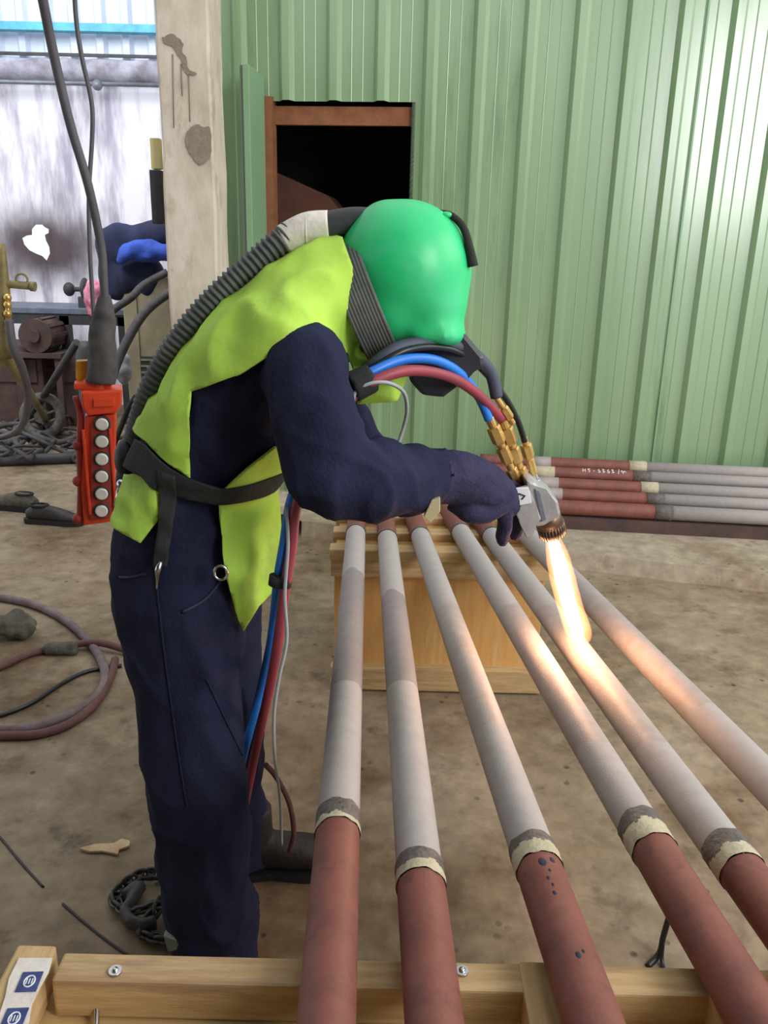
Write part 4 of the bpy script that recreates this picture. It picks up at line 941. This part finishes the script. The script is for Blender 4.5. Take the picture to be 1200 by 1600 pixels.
# black shoes
def shoe(c, d_, label, m='leather', s_=1.0):
    d_ = d_.normalized(); sv = V((-d_.y, d_.x, 0)); t = thing('work_shoe', c, label, 'shoe')
    b = bmesh.new(); secs = [(-.15, .034, .05, .03), (-.10, .042, .062, .05), (-.04, .042, .062, .05), (.03, .045, .055, .042), (.09, .05, .045, .032), (.15, .036, .036, .02)]
    loft(b, [c+d_*(x*s_)+V((0, 0, h)) for x, w_, h, r in secs], [(r*s_, w_*s_) for x, w_, h, r in secs], 16, sv); bb = remesh(b, .007, 2); finish('upper', bb, m, t)
    b = bmesh.new(); P = [(-.17, .02), (-.15, .04), (-.05, .042), (.02, .044), (.09, .052), (.15, .042), (.18, .016)]
    prism(b, [c+d_*x*s_+sv*w_*s_ for x, w_ in P]+[c+d_*x*s_-sv*w_*s_ for x, w_ in P[::-1]], V((0, 0, .03))); finish('sole', b, 'sole', t)
    b = bmesh.new(); q_ = c+d_*-.08*s_+V((0, 0, .108)); loft(b, [q_+d_*(math.cos(a)*.055)+sv*(math.sin(a)*.032) for a in [i*math.pi/10 for i in range(20)]], .007, 8, closed=True); finish('collar', b, 'sole', t)
shoe(atz(84, 818, 0), V((1, -.1, 0)), 'black leather shoe on the floor beside the orange crane control')
shoe(atz(22, 796, 0), V((-1, .25, 0)), 'dusty dark shoe at the left edge behind the black shoe', 'stone', 1.05)
# hoses and stone on the floor
def floorhose(name, px, r, m, label, cat='hose', n=10):
    b = bmesh.new(); tube(b, [V((p.x, p.y, r+dz)) for p, dz in ((atz(q_[0], q_[1], r), (q_[2] if len(q_) > 2 else 0)) for q_ in px)], r, n, 8); o = finish(name, b, m); tag(o, label, cat); return o
floorhose('air_hose', [(-70, 925), (-10, 932), (50, 944), (100, 968), (140, 1004), (163, 1045), (156, 1082), (118, 1112), (60, 1135), (0, 1142), (-60, 1136)], .017, 'hosedusty', 'dusty mauve hose making a big loop on the floor left of the worker')
floorhose('air_hose', [(-60, 1155), (0, 1150), (60, 1147), (110, 1130), (150, 1098), (172, 1060), (180, 1030)], .015, 'hosemaroon', 'outer dark hose curving below the mauve loop on the floor')
floorhose('air_hose', [(-60, 1060), (0, 1042), (45, 1022), (90, 1012), (120, 1010, .01), (160, 1012, .02), (215, 1022)], .014, 'hosemaroon', 'maroon hose running from the left edge to behind the trouser legs')
floorhose('power_cable', [(-50, 1130), (0, 1118), (50, 1098), (100, 1066), (140, 1048), (190, 1040)], .008, 'hblack', 'thin black cable crossing inside the hose loop', 'cable')
b = bmesh.new(); P = atz(96, 1014, .02); loft(b, [P+V((-.06, 0, 0)), P+V((.06, 0, .005))], .028, 12); bb = remesh(b, .006, 1, lambda p: fb(p, 30)*.006); o = finish('hose_coupling', bb, 'stone'); tag(o, 'dirty grey wrapped coupling on the maroon floor hose', 'coupling')
lump('stone', 16, 985, 2.9, (.09, .07, .055), 'stone', 'rough grey stone on the floor inside the hose loop, left edge', 'stone', .025, 14, .01, True)
# put the stone on its spot
bpy.data.objects['stone'].location = atz(16, 1002, 0)-V((at(16, 985, 2.9).x, 2.9, 0))+V((0, .04, 0))
# chain heap by the foot
b = None
ch = thing('steel_chain', atz(225, 1430, 0), 'dirty steel chain heaped on the floor behind the near trouser leg', 'chain')
pp = cr([tuple(V((p.x, p.y, z))) for p, z in ((atz(255, 1375, 0), .02), (atz(215, 1385, 0), .03), (atz(180, 1410, 0), .015), (atz(205, 1440, 0), .03), (atz(250, 1440, 0), .05), (atz(225, 1465, 0), .02), (atz(270, 1478, 0), .02), (atz(300, 1450, 0), .03))], 5)
for i, (p, q_) in enumerate(zip(pp, pp[1:])):
    p, q_ = V(p), V(q_); d_ = (q_-p)
    if d_.length < 1e-4: continue
    L0 = max(.022, d_.length*.8); d_.normalize(); s_ = d_.cross(V((0, 0, 1))).normalized(); s_ = s_ if i % 2 else (s_.cross(d_)+s_*.5).normalized()
    b = bmesh.new(); loft(b, [(p+q_)/2+d_*(L0*math.cos(a))+s_*(.013*math.sin(a)) for a in [k*math.pi/8 for k in range(16)]], .0045, 8, closed=True); o = finish('chain_link', b, 'chainm', ch)
b = bmesh.new(); loft(b, [V((p.x, p.y, .028)) for p in (atz(x, y, 0) for x, y in ((196, 1416), (212, 1402), (222, 1398), (206, 1425), (196, 1440), (205, 1455), (225, 1462), (245, 1455)))], [(.014, .02)]*8, 12, V((0, 0, 1))); bb = remesh(b, .005, 2); o = finish('lifting_hook', bb, 'steel_dark'); tag(o, 'dark steel hook lying on the chain beside the trouser leg', 'hook')
b = bmesh.new(); prism(b, [atz(x, y, .004) for x, y in ((124, 1328), (150, 1321), (178, 1320), (190, 1313), (203, 1316), (202, 1324), (186, 1330), (184, 1337), (160, 1332), (140, 1333))], V((0, 0, .006))); o = finish('cardboard_scrap', b, 'paper'); tag(o, 'torn tan scrap of cardboard on the floor left of the legs', 'scrap')
floorhose('wire', [(-20, 1290), (0, 1308), (35, 1350), (68, 1386)], .003, 'hblack', 'thin dark wire on the floor at the left edge near the bottom', 'wire', 8)
floorhose('wire', [(98, 1412), (130, 1440), (165, 1468), (200, 1492), (240, 1510)], .003, 'hblack', 'thin dark wire on the floor running behind the near crate', 'wire', 8)
b = bmesh.new()
tube(b, [atz(1046, 1430, .12), atz(1036, 1465, .06), atz(1030, 1490, .01), atz(1012, 1510, .004)], .007, 8); tube(b, [atz(1036, 1470, .05), atz(1034, 1500, .01), atz(1040, 1520, .004)], .005, 8)
o = finish('wire_end', b, 'hblack'); tag(o, 'short forked black wire on the floor between the third and fourth pipes', 'wire')
